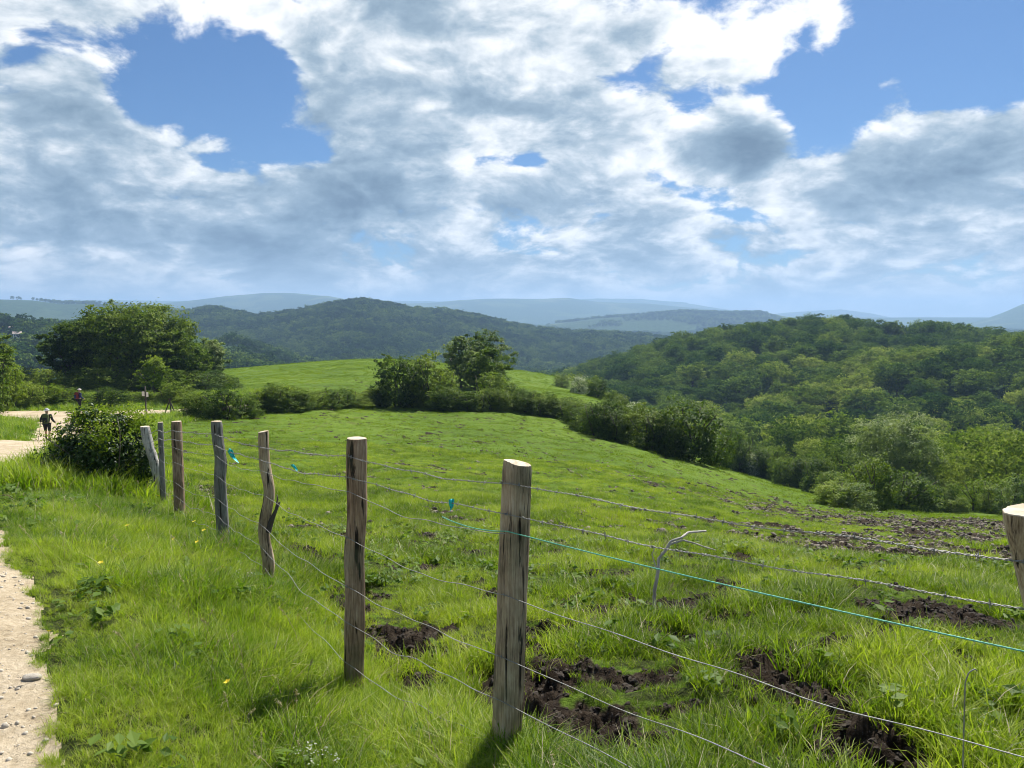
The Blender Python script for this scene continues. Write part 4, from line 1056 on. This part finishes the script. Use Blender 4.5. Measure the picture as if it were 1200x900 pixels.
# occlusion table: highest angle of ground + canopy seen so far along each azimuth
_ua = np.linspace(-.95, .95, 381); _yy = np.geomspace(20, 3000, 260)
_UX, _YY = np.meshgrid(_ua, _yy); _hh = H(_UX * _YY, _YY, False)
def canopy(x, y):
    u = x / y
    return np.where((y > 150) & (u > .1), 6, np.where((y > 250), 4, np.where((u > .5) & (y > 60), 5, 0)))
_ang = (_hh + canopy(_UX * _YY, _YY)) / _YY; _cm = np.maximum.accumulate(_ang, 0)
def visible(x, y, z, margin=0.0):
    iu = np.clip(np.round((x / y + .95) / 1.9 * 380).astype(int), 0, 380)
    iy = np.clip(np.searchsorted(_yy, y * .965) - 1, 0, len(_yy) - 1)
    return (z / y) > _cm[iy, iu] - margin

# right-hand wooded hill and sunlit valley wood
X, Yg = jitter_grid(0, 480, 62, 480, 7.6)
u = X / Yg; pxx = 600 + 900 * u
Z = H(X, Yg, False)
inwood = (((Yg > 165) & (pxx > 640)) | ((Yg > 100) & (pxx > 905 + (165 - Yg) * 1.0)) | ((pxx > 1085) & (Yg > 64))) & (u < .92)
inwood &= ~((Yg < 80) & (np.abs(pxx - 1050) < 55))
X, Yg, Z = X[inwood], Yg[inwood], Z[inwood]
u = X / Yg; pxx = 600 + 900 * u
hts = 6.5 + 6 * gf.random(len(X)) ** 1.3 ; hts *= np.where(Yg < 140, .66, 1)
big = gf.random(len(X)) < .12; hts[big] *= 1.08
vis = visible(X, Yg, Z + hts, .004) & (u < .70)
lit = (Yg < 195) & (pxx > 900) | (gf.random(len(X)) < .07) | ((Yg > 205) & (Yg < 285) & (pxx > 900) & (fbm(X / 30, Yg / 30, 3, 12) > .5))  # trees that take the leaf colour with painted sunlight
order = np.argsort(Yg); vi = [i for i in order if vis[i]]
GROUPS = {
 'valley': ('tree coloured in sunlit light green among the wooded slopes at the right', 'sunlit-coloured trees of the right-hand woods'),
 'slope': ('dark tree on the wooded hillside at the right', 'trees of the dark wooded hillside')}
ind = vi[:290]; indset = set(ind)
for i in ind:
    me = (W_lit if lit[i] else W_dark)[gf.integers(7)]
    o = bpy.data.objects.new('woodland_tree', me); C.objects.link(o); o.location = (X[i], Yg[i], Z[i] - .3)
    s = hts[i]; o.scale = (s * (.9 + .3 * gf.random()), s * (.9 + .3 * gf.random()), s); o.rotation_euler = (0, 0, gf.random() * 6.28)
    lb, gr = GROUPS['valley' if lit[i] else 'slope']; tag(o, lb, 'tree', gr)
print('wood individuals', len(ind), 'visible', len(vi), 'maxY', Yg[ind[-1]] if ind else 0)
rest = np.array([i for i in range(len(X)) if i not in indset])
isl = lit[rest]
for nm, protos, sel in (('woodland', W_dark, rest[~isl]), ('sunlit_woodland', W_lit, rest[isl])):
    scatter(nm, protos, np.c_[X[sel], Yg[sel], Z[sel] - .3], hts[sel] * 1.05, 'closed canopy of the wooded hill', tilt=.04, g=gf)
# far woods: middle hill, left hillside
X, Yg = jitter_grid(-1300, 1300, 215, 1750, 9.0)
u = X / Yg; k = (np.abs(u) < .85) & ~((u > .04) & (Yg < 480)); X, Yg = X[k], Yg[k]; u = u[k]
Z = H(X, Yg, False); pxx = 600 + 900 * u
mask = (Yg > 900) | (fbm(X / 90, Yg / 90, 4, 70) > .44)
mask &= visible(X, Yg, Z + 12, .004)
X, Yg, Z = X[mask], Yg[mask], Z[mask]
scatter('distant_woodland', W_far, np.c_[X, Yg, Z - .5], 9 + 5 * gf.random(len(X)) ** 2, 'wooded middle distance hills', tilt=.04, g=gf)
X, Yg = jitter_grid(-2900, 3100, 1700, 3500, 15)
u = X / Yg; k = (np.abs(u) < .85); X, Yg = X[k], Yg[k]; Z = H(X, Yg, False)
mask = (fbm(X / 260, Yg / 260, 4, 71) > .5) & visible(X, Yg, Z + 12, .003)
X, Yg, Z = X[mask], Yg[mask], Z[mask]
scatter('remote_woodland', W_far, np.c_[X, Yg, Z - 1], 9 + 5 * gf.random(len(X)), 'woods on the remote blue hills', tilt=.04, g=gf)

# ------------------------------------------------------------------ buildings far away
def box(x0, x1, y0, y1, z0, z1):
    v = np.array([(x, y, z) for z in (z0, z1) for (x, y) in ((x0, y0), (x1, y0), (x1, y1), (x0, y1))], float)
    return v, np.array([(0, 3, 2, 1), (4, 5, 6, 7), (0, 1, 5, 4), (1, 2, 6, 5), (2, 3, 7, 6), (3, 0, 4, 7)])
def house(px, base_py, Y, w, d, h, rh, rot, label, nm='house', lift=0):
    p = at(px, base_py, Y); p[2] = H1(p[0], p[1]) + lift
    r_ = bpy.data.objects.new(nm, None); C.objects.link(r_); r_.location = p; r_.rotation_euler = (0, 0, rot); tag(r_, label, nm)
    v = np.array([(-w / 2, -d / 2, -3), (w / 2, -d / 2, -3), (w / 2, d / 2, -3), (-w / 2, d / 2, -3), (-w / 2, -d / 2, h), (w / 2, -d / 2, h), (w / 2, d / 2, h), (-w / 2, d / 2, h), (-w / 2, 0, h + rh), (w / 2, 0, h + rh)])
    f = [(0, 1, 5, 4), (1, 2, 6, 5), (2, 3, 7, 6), (3, 0, 4, 7)]; 
    v2, f2 = v, np.array(f + [(4, 8, 7, 7), (5, 6, 9, 9)])
    import bmesh
    b = bmesh.new(); vs = [b.verts.new(c) for c in v]
    for q in f: b.faces.new([vs[i] for i in q])
    b.faces.new([vs[4], vs[8], vs[7]]); b.faces.new([vs[5], vs[6], vs[9]])
    me = bpy.data.meshes.new('wall'); b.to_mesh(me); b.free(); me.materials.append(M['render']); link('wall', me, r_)
    e = .5; t = .18; sl = rh / (d / 2)
    parts = []
    for s in (-1, 1):
        yo = s * (d / 2 + e); zo = h - sl * e + .05
        vv = np.array([(-w / 2 - e, yo, zo), (w / 2 + e, yo, zo), (w / 2 + e, 0, h + rh + .05), (-w / 2 - e, 0, h + rh + .05)])
        vv = np.concatenate([vv, vv + [0, 0, t]])
        parts.append((vv, np.array([(0, 3, 2, 1), (4, 5, 6, 7), (0, 1, 5, 4), (1, 2, 6, 5), (2, 3, 7, 6), (3, 0, 4, 7)])))
    link('roof', mesh_np('roof', *join(parts), [M['rooftile']]), r_)
    for i in (-1, 0, 1):
        x = i * w * .3; v, f = box(x - .45, x + .45, -d / 2 - .03, -d / 2 + .05, h * .35, h * .75)
        link('window', mesh_np('window', v, f, [M['darkglass']]), r_)
house(543, 436, 122, 3.2, 3, 1.5, .5, .15, 'small pale barn behind the twin trees', 'barn', -.5)
house(21, 407, 520, 4.5, 4, 2.6, 1.2, .5, 'small white house in the woods of the left hillside', 'house', 3)
house(15, 396, 560, 2.6, 3, 3, 1.0, -.3, 'smaller white house above the other on the left hillside', 'house', 3)
house(1044, 396, 392, 5, 5, 5.0, 1.8, .3, 'white farmhouse among trees on the ridge of the wooded hill', 'house', 3)

# ------------------------------------------------------------------ signpost and leaning poles by the road
p = at(171, 478, 58.5); p[2] = H1(p[0], p[1])
sp = bpy.data.objects.new('signpost', None); C.objects.link(sp); sp.location = p; tag(sp, 'slim dark signpost with a small pale board at the road junction', 'signpost')
link('pole', mesh_np('pole', *tube([(0, 0, -.2), (0, 0, 1), (0, 0, 1.95)], .055, 8), [M['bark']], True), sp)
v, f = box(-.26, -.07, -.03, .0, 1.2, 1.55); link('board', mesh_np('board', v, f, [M['render']]), sp)
v, f = box(.07, .22, -.03, .0, 1.15, 1.5); link('board', mesh_np('board', v, f, [M['render']]), sp)
p = at(199, 481, 56); p[2] = H1(p[0], p[1])
tp = bpy.data.objects.new('leaning_poles', None); C.objects.link(tp); tp.location = p; tag(tp, 'dark leaning poles propped together beside the road', 'poles')
for x0, x1 in ((-.45, .1), (.45, -.05), (.1, 0.02)):
    link('pole', mesh_np('pole', *tube([(x0, g.normal() * .1, -.1), ((x0 + x1) / 2, 0, .55), (x1, 0, 1.15)], .045, 7), [M['bark']], True), tp)

# ------------------------------------------------------------------ walkers (seen from behind)
def cloth(name, c):
    return simple_mat(name, tuple(x * .7 for x in c), c, 12, .85)
def skinned(name, verts, edges, radii, mat, parent, rootv=0, levels=2):
    me = bpy.data.meshes.new(name); me.from_pydata([Vector(v) for v in verts], edges, []); me.update()
    o = bpy.data.objects.new(name, me); C.objects.link(o); o.parent = parent
    sk = o.modifiers.new('skin', 'SKIN'); sk.use_smooth_shade = True
    for i, r in enumerate(radii):
        rr = r if isinstance(r, tuple) else (r, r)
        me.skin_vertices[0].data[i].radius = rr; me.skin_vertices[0].data[i].use_root = (i == rootv)
    ss = o.modifiers.new('sub', 'SUBSURF'); ss.levels = levels; ss.render_levels = levels
    me.materials.append(mat); return o
SKIN = cloth('skin', (.42, .26, .18))
def walker(px, py, Y, label, jacket, shorts, hat, pack, rot, stride=.16, s=1.0, long_=False):
    p = at(px, py, Y); p[2] = H1(p[0], p[1])
    r_ = bpy.data.objects.new('person', None); C.objects.link(r_); r_.location = p; r_.rotation_euler = (0, 0, rot); r_.scale = (s,) * 3
    tag(r_, label, 'person')
    st_ = stride
    # y forward (away from the camera)
    B = [(0, 0, .95), (0, .02, 1.15), (0, .04, 1.38), (0, .05, 1.48), (0, .07, 1.60), (0, .08, 1.70),
         (-.10, 0, .90), (-.11, .04 + st_ * .6, .50), (-.11, st_ * .9, .09), (-.11, st_ * .9 + .15, .035),
         (.10, 0, .90), (.11, .04 - st_ * .2, .50), (.11, -st_ * .9, .10), (.11, -st_ * .9 + .14, .035),
         (-.19, .03, 1.40), (-.30, .02, 1.16), (-.36, .22, 1.02), (-.37, .29, .98),
         (.19, .03, 1.40), (.28, -.02, 1.15), (.33, .18, .98), (.34, .25, .95)]
    E = [(0, 1), (1, 2), (2, 3), (3, 4), (4, 5), (0, 6), (6, 7), (7, 8), (8, 9), (0, 10), (10, 11), (11, 12), (12, 13), (2, 14), (14, 15), (15, 16), (16, 17), (2, 18), (18, 19), (19, 20), (20, 21)]
    Rr = [(.15, .11), (.13, .10), (.15, .10), .055, .085, .075, .085, .055, .04, .035, .085, .055, .04, .035, .06, .045, .035, .03, .06, .045, .035, .03]
    skinned('body', B, E, Rr, SKIN, r_)
    jm = cloth('jacket_cloth', jacket)
    J = [B[0], B[1], B[2], B[14], B[15], B[16], B[18], B[19], B[20]]
    skinned('jacket', J, [(0, 1), (1, 2), (2, 3), (3, 4), (4, 5), (2, 6), (6, 7), (7, 8)], [(.17, .13), (.155, .125), (.17, .125), .08, .062, .048, .08, .062, .048], jm, r_)
    sm = cloth('shorts_cloth', shorts)
    kz = .12 if long_ else .52
    def lerp(a, b, t): return tuple(a[i] + (b[i] - a[i]) * t for i in range(3))
    if long_: l1 = [B[6], B[7], B[8]]; l2 = [B[10], B[11], B[12]]
    else: l1 = [B[6], lerp(B[6], B[7], .5), lerp(B[6], B[7], .95)]; l2 = [B[10], lerp(B[10], B[11], .5), lerp(B[10], B[11], .95)]
    skinned('trousers' if long_ else 'shorts', [(0, 0, .98)] + l1 + l2, [(0, 1), (1, 2), (2, 3), (0, 4), (4, 5), (5, 6)], [(.165, .13), .11, .09, .07 if not long_ else .055, .11, .09, .07 if not long_ else .055], sm, r_)
    bm_ = cloth('boot_cloth', (.03, .028, .028))
    for a_, b_, c_ in ((7, 8, 9), (11, 12, 13)):
        skinned('sock_and_boot', [lerp(B[a_], B[b_], .45), B[b_], B[c_]], [(0, 1), (1, 2)], [.052, .05, .045], bm_, r_)
    hm = cloth('hat_cloth', hat)
    import bmesh
    b = bmesh.new(); bmesh.ops.create_uvsphere(b, u_segments=16, v_segments=8, radius=.108)
    for v in b.verts: v.co.z = max(v.co.z, -.01) * .85
    bmesh.ops.create_cone(b, cap_ends=True, segments=20, radius1=.165, radius2=.11, depth=.03, matrix=Matrix.Translation((0, 0, 0)))
    me = bpy.data.meshes.new('hat'); b.to_mesh(me); b.free(); me.materials.append(hm); link('hat', me, r_, (0, .075, 1.68))
    pm_ = cloth('pack_cloth', pack)
    b = bmesh.new(); bmesh.ops.create_cube(b, size=1)
    for v in b.verts: v.co.x *= .34 * (1 if v.co.z < 0 else .85); v.co.y *= .2; v.co.z *= .52
    bmesh.ops.bevel(b, geom=b.edges[:], offset=.05, segments=3, affect='EDGES')
    me = bpy.data.meshes.new('pack'); b.to_mesh(me); b.free(); me.materials.append(pm_)
    pk = link('backpack', me, None); pk.matrix_world = Matrix.Translation(p) @ Matrix.Rotation(rot, 4, 'Z') @ Matrix.Scale(s, 4) @ Matrix.Translation((0, -.17, 1.24))
    b = bmesh.new(); bmesh.ops.create_cube(b, size=1)
    for v in b.verts: v.co.x *= .22; v.co.y *= .07; v.co.z *= .26
    bmesh.ops.bevel(b, geom=b.edges[:], offset=.02, segments=2, affect='EDGES')
    me = bpy.data.meshes.new('pack_pocket'); b.to_mesh(me); b.free(); me.materials.append(jm); link('front_pocket', me, pk, (0, -.125, -.07))
    return r_, pk, p, rot, s
r1 = walker(56, 517, 41, 'walker in dark jacket, shorts and pale hat on the path, seen from behind', (.022, .024, .03), (.02, .02, .026), (.55, .55, .56), (.10, .13, .05), .25)
tag(r1[1], 'olive green backpack worn by the nearer walker', 'backpack')
r2 = walker(93, 481, 58, 'second walker in dark and red clothing on the road beyond the junction', (.03, .04, .12), (.02, .02, .03), (.6, .55, .5), (.16, .03, .035), -.5, long_=True)
tag(r2[1], 'red backpack worn by the farther walker', 'backpack')
for i, (x, y) in enumerate(((-.37, .29), (.34, .25))):
    rm = Matrix.Rotation(.25, 4, 'Z'); a = rm @ Vector((x, y, 1.02)); b_ = rm @ Vector((x * 1.25, y + (-.28 if i == 0 else .3), .0))
    q = np.array([a, b_]); q = q + r1[2]; q[1][2] = H1(q[1][0], q[1][1])
    tag(link('trekking_pole', mesh_np('trekking_pole', *tube(q, .012, 6), [M['wire']], True)), 'trekking pole in the walker\'s %s hand' % ('left' if i == 0 else 'right'), 'trekking pole')

# ------------------------------------------------------------------ haze
hz_v, hz_f = box(-10500, 10500, -9800, 9800, float(gz.min()) - 1.5, max(260.0, float(gz.max()) + 20))
hm, nt, out = newmat('haze')
vol = N(nt, 'ShaderNodeVolumePrincipled'); vol.inputs['Color'].default_value = (0.42, 0.65, 0.98, 1)
vol.inputs['Density'].default_value = 0.00020; vol.inputs['Anisotropy'].default_value = 0.2
L(nt, vol.outputs[0], out.inputs['Volume'])
hz = link('haze', mesh_np('haze', hz_v, hz_f, [hm])); tag(hz, 'pale blue summer haze over the valleys', kind='stuff')
print('terrain z', gz.min(), gz.max())

# ------------------------------------------------------------------ sun, sky, clouds
SAZ, SEL = R(22), R(52)
sdir = Vector((math.sin(SAZ) * math.cos(SEL), math.cos(SAZ) * math.cos(SEL), math.sin(SEL)))
sl = bpy.data.lights.new('sun', 'SUN'); so = bpy.data.objects.new('sun', sl); C.objects.link(so)
so.rotation_euler = sdir.to_track_quat('Z', 'Y').to_euler(); sl.energy = 5.0; sl.angle = R(.55); sl.color = (1, .955, .88)

w = bpy.data.worlds.new('World'); scene.world = w; w.use_nodes = True
nt = w.node_tree; nt.nodes.clear()
out = nt.nodes.new('ShaderNodeOutputWorld'); bg = nt.nodes.new('ShaderNodeBackground'); L(nt, bg.outputs[0], out.inputs[0])
bg.inputs[1].default_value = 0.077
sky = nt.nodes.new('ShaderNodeTexSky'); sky.sky_type = 'NISHITA'; sky.sun_disc = False
sky.sun_elevation = SEL; sky.sun_rotation = SAZ; sky.altitude = 300; sky.air_density = 1.0; sky.dust_density = 0.6; sky.ozone_density = 2.0
tc = nt.nodes.new('ShaderNodeTexCoord'); D = tc.outputs['Generated']
sep = nt.nodes.new('ShaderNodeSeparateXYZ'); L(nt, D, sep.inputs[0])
zc = math_(nt, 'MAXIMUM', sep.outputs[2], 0.0)
inv = math_(nt, 'DIVIDE', 1.0, math_(nt, 'ADD', zc, 0.55))
Pp = vmath(nt, 'MULTIPLY', vmath(nt, 'SCALE', D, inv), (1, 1, 1.7))
# domain warp
wn = nt.nodes.new('ShaderNodeTexNoise'); wn.inputs['Scale'].default_value = 3.0; wn.inputs['Detail'].default_value = 3; L(nt, Pp, wn.inputs['Vector'])
warp = vmath(nt, 'SCALE', vmath(nt, 'SUBTRACT', wn.outputs['Color'], (.5, .5, .5)), 0.13)
Pw = vmath(nt, 'ADD', Pp, warp)
def cloudnoise(vec, det, rough=.56):
    n = nt.nodes.new('ShaderNodeTexNoise'); n.inputs['Scale'].default_value = 3.6; n.inputs['Detail'].default_value = det; n.inputs['Roughness'].default_value = rough
    L(nt, vec, n.inputs['Vector'])
    v = nt.nodes.new('ShaderNodeTexNoise'); v.noise_type = 'RIDGED_MULTIFRACTAL'; v.normalize = False; v.inputs['Scale'].default_value = 4.6; v.inputs['Detail'].default_value = 4
    v.inputs['Roughness'].default_value = .55; v.inputs['Offset'].default_value = 1.0; v.inputs['Gain'].default_value = 1.2; L(nt, vec, v.inputs['Vector'])
    return math_(nt, 'MULTIPLY_ADD', v.outputs[0], -.10, math_(nt, 'ADD', n.outputs[0], .14))
n0 = cloudnoise(Pw, 9, .62)
sv = Vector((.25, .3, .92)).normalized() * .036
na0 = cloudnoise(Pw, 7, .6); n1 = cloudnoise(vmath(nt, 'ADD', Pw, tuple(sv)), 7, .6)
def blob_sum(lst, D=D):
    acc = None
    for (px, py, rx, ry, a) in lst:
        c = Vector(at(px, py, 1)).normalized(); sx, sz = 900 / rx, 900 / ry
        q = vmath(nt, 'MULTIPLY_ADD', D, (sx, sx, sz), (-c.x * sx, -c.y * sx, -c.z * sz))
        e = math_(nt, 'EXPONENT', math_(nt, 'MULTIPLY', vmath(nt, 'DOT_PRODUCT', q, q), -1.0))
        acc = math_(nt, 'MULTIPLY', e, a) if acc is None else math_(nt, 'MULTIPLY_ADD', e, a, acc)
    return acc
# warped direction so the blob edges are ragged
wn2 = nt.nodes.new('ShaderNodeTexNoise'); wn2.inputs['Scale'].default_value = 5; wn2.inputs['Detail'].default_value = 5; L(nt, D, wn2.inputs['Vector'])
D2 = vmath(nt, 'ADD', D, vmath(nt, 'SCALE', vmath(nt, 'SUBTRACT', wn2.outputs['Color'], (.5, .5, .5)), 0.13))
holes = blob_sum([(212, 75, 78, 58, -.9), (297, 128, 66, 43, -.9), (150, 118, 35, 22, -.25), (1090, 25, 170, 60, -1.0), (960, 125, 45, 70, -.8), (1180, 60, 60, 40, -.5), (800, 145, 40, 35, -.55), (770, 10, 60, 22, -.5),
                  (625, 190, 26, 20, -.5), (735, 90, 36, 24, -.5), (600, 110, 30, 30, -.3), (345, 180, 45, 16, -.5), (850, 250, 28, 14, -.45), (780, 190, 60, 30, .3), (700, 170, 60, 40, .2), (960, 240, 60, 20, .2), (740, 40, 50, 25, .2), (440, 20, 120, 30, .25), (560, 250, 200, 40, .2), (850, 300, 200, 25, .25), (20, 130, 50, 30, .2), (30, 55, 60, 45, .12), (350, 60, 30, 40, .15), (318, 3, 25, 9, -.6), (660, 120, 30, 15, -.2), (1060, 245, 40, 10, -.3),
                  (80, 180, 70, 40, .35), (972, 42, 22, 34, .95), (1110, 170, 110, 55, .5), (1010, 200, 60, 25, .35), (870, 85, 50, 40, .45), (450, 110, 110, 90, .35), (880, 190, 35, 35, .4), (180, 230, 130, 50, .3), (600, 60, 100, 50, .2)], D2)
thick = blob_sum([(385, 120, 75, 90, .35), (480, 90, 60, 50, .15), (90, 225, 90, 38, .6), (230, 250, 90, 40, .2), (430, 235, 120, 65, .55), (330, 290, 120, 28, .2), (1085, 190, 90, 32, .65), (870, 185, 36, 34, .6), (690, 245, 80, 26, .5),
                  (1000, 225, 60, 16, .3), (500, 305, 200, 22, .22), (900, 290, 130, 22, .2), (100, 295, 120, 25, .08), (740, 290, 130, 22, .15), (1080, 300, 120, 20, .15), (300, 330, 260, 16, .18), (900, 330, 260, 18, .12),
                  (860, 80, 70, 55, -.45), (650, 60, 100, 60, -.3), (620, 190, 60, 30, -.3), (160, 190, 60, 24, -.25), (1030, 130, 60, 25, -.3), (760, 190, 50, 24, -.3), (560, 160, 40, 50, -.2), (40, 20, 90, 40, -.1)], D2)
clear = math_(nt, 'ADD', mrange(nt, sep.outputs[2], .45, .75, 0, .5), mrange(nt, sep.outputs[1], .5, -.2, 0, .45))  # unseen sky overhead and behind thinned of cloud to deepen the shadows
dens0 = math_(nt, 'ADD', math_(nt, 'MULTIPLY_ADD', math_(nt, 'SUBTRACT', n0, .5), 3.2, .40), holes)
dens0 = math_(nt, 'SUBTRACT', dens0, clear)
# thin out towards nothing else: lower sky always cloudy
dens = mrange(nt, dens0, .0, .32)
shape = math_(nt, 'MULTIPLY', math_(nt, 'SUBTRACT', na0, n1), 3.9)                     # lit from above and behind
core = mrange(nt, dens0, .25, 1.15)
nb = nt.nodes.new('ShaderNodeTexNoise'); nb.inputs['Scale'].default_value = 4.5; nb.inputs['Detail'].default_value = 6; L(nt, Pw, nb.inputs['Vector'])
lv = math_(nt, 'SUBTRACT', .79, math_(nt, 'MULTIPLY', core, .34))
lv = math_(nt, 'SUBTRACT', lv, math_(nt, 'MULTIPLY', thick, .85))
lv = math_(nt, 'ADD', lv, shape)
lv = math_(nt, 'MULTIPLY_ADD', math_(nt, 'SUBTRACT', nb.outputs[0], .5), .55, lv, )
ccol = ramp(nt, math_(nt, 'MULTIPLY_ADD', lv, .69, .24), [(0.0, (1.1, 1.65, 2.3)), (.24, (1.75, 2.5, 3.25)), (.48, (2.8, 3.65, 4.45)), (.64, (4.5, 5.2, 5.8)), (.80, (7.2, 7.5, 7.7)), (.92, (8.9, 8.9, 8.9))])
skyc = mixc(nt, 1.0, sky.outputs[0], (.33, .50, .69), 'MULTIPLY')
full = mixc(nt, dens, skyc, ccol)
hzn = mrange(nt, sep.outputs[2], -.02, .09, .75, 0)
full = mixc(nt, hzn, full, (4.1, 5.0, 5.7))
L(nt, full, bg.inputs[0])
try: w.cycles.sampling_method = 'MANUAL'; w.cycles.sample_map_resolution = 512
except Exception as e: print(e)

# ------------------------------------------------------------------ render settings
scene.render.engine = 'CYCLES'
cy = scene.cycles
cy.use_denoising = True
try: cy.denoiser = 'OPENIMAGEDENOISE'; cy.denoising_input_passes = 'RGB_ALBEDO_NORMAL'; cy.denoising_prefilter = 'ACCURATE'
except Exception: pass
cy.max_bounces = 5; cy.diffuse_bounces = 2; cy.glossy_bounces = 1; cy.transmission_bounces = 3; cy.transparent_max_bounces = 4; cy.volume_bounces = 0
cy.sample_clamp_indirect = 4; cy.caustics_reflective = False; cy.caustics_refractive = False
cy.use_adaptive_sampling = True; cy.adaptive_threshold = 0.02
cy.pixel_filter_type = 'BLACKMAN_HARRIS'; cy.filter_width = 1.0
vs = scene.view_settings; vs.view_transform = 'Standard'; vs.look = 'None'; vs.exposure = 0.74; vs.gamma = 1.0; vs.use_curve_mapping = False
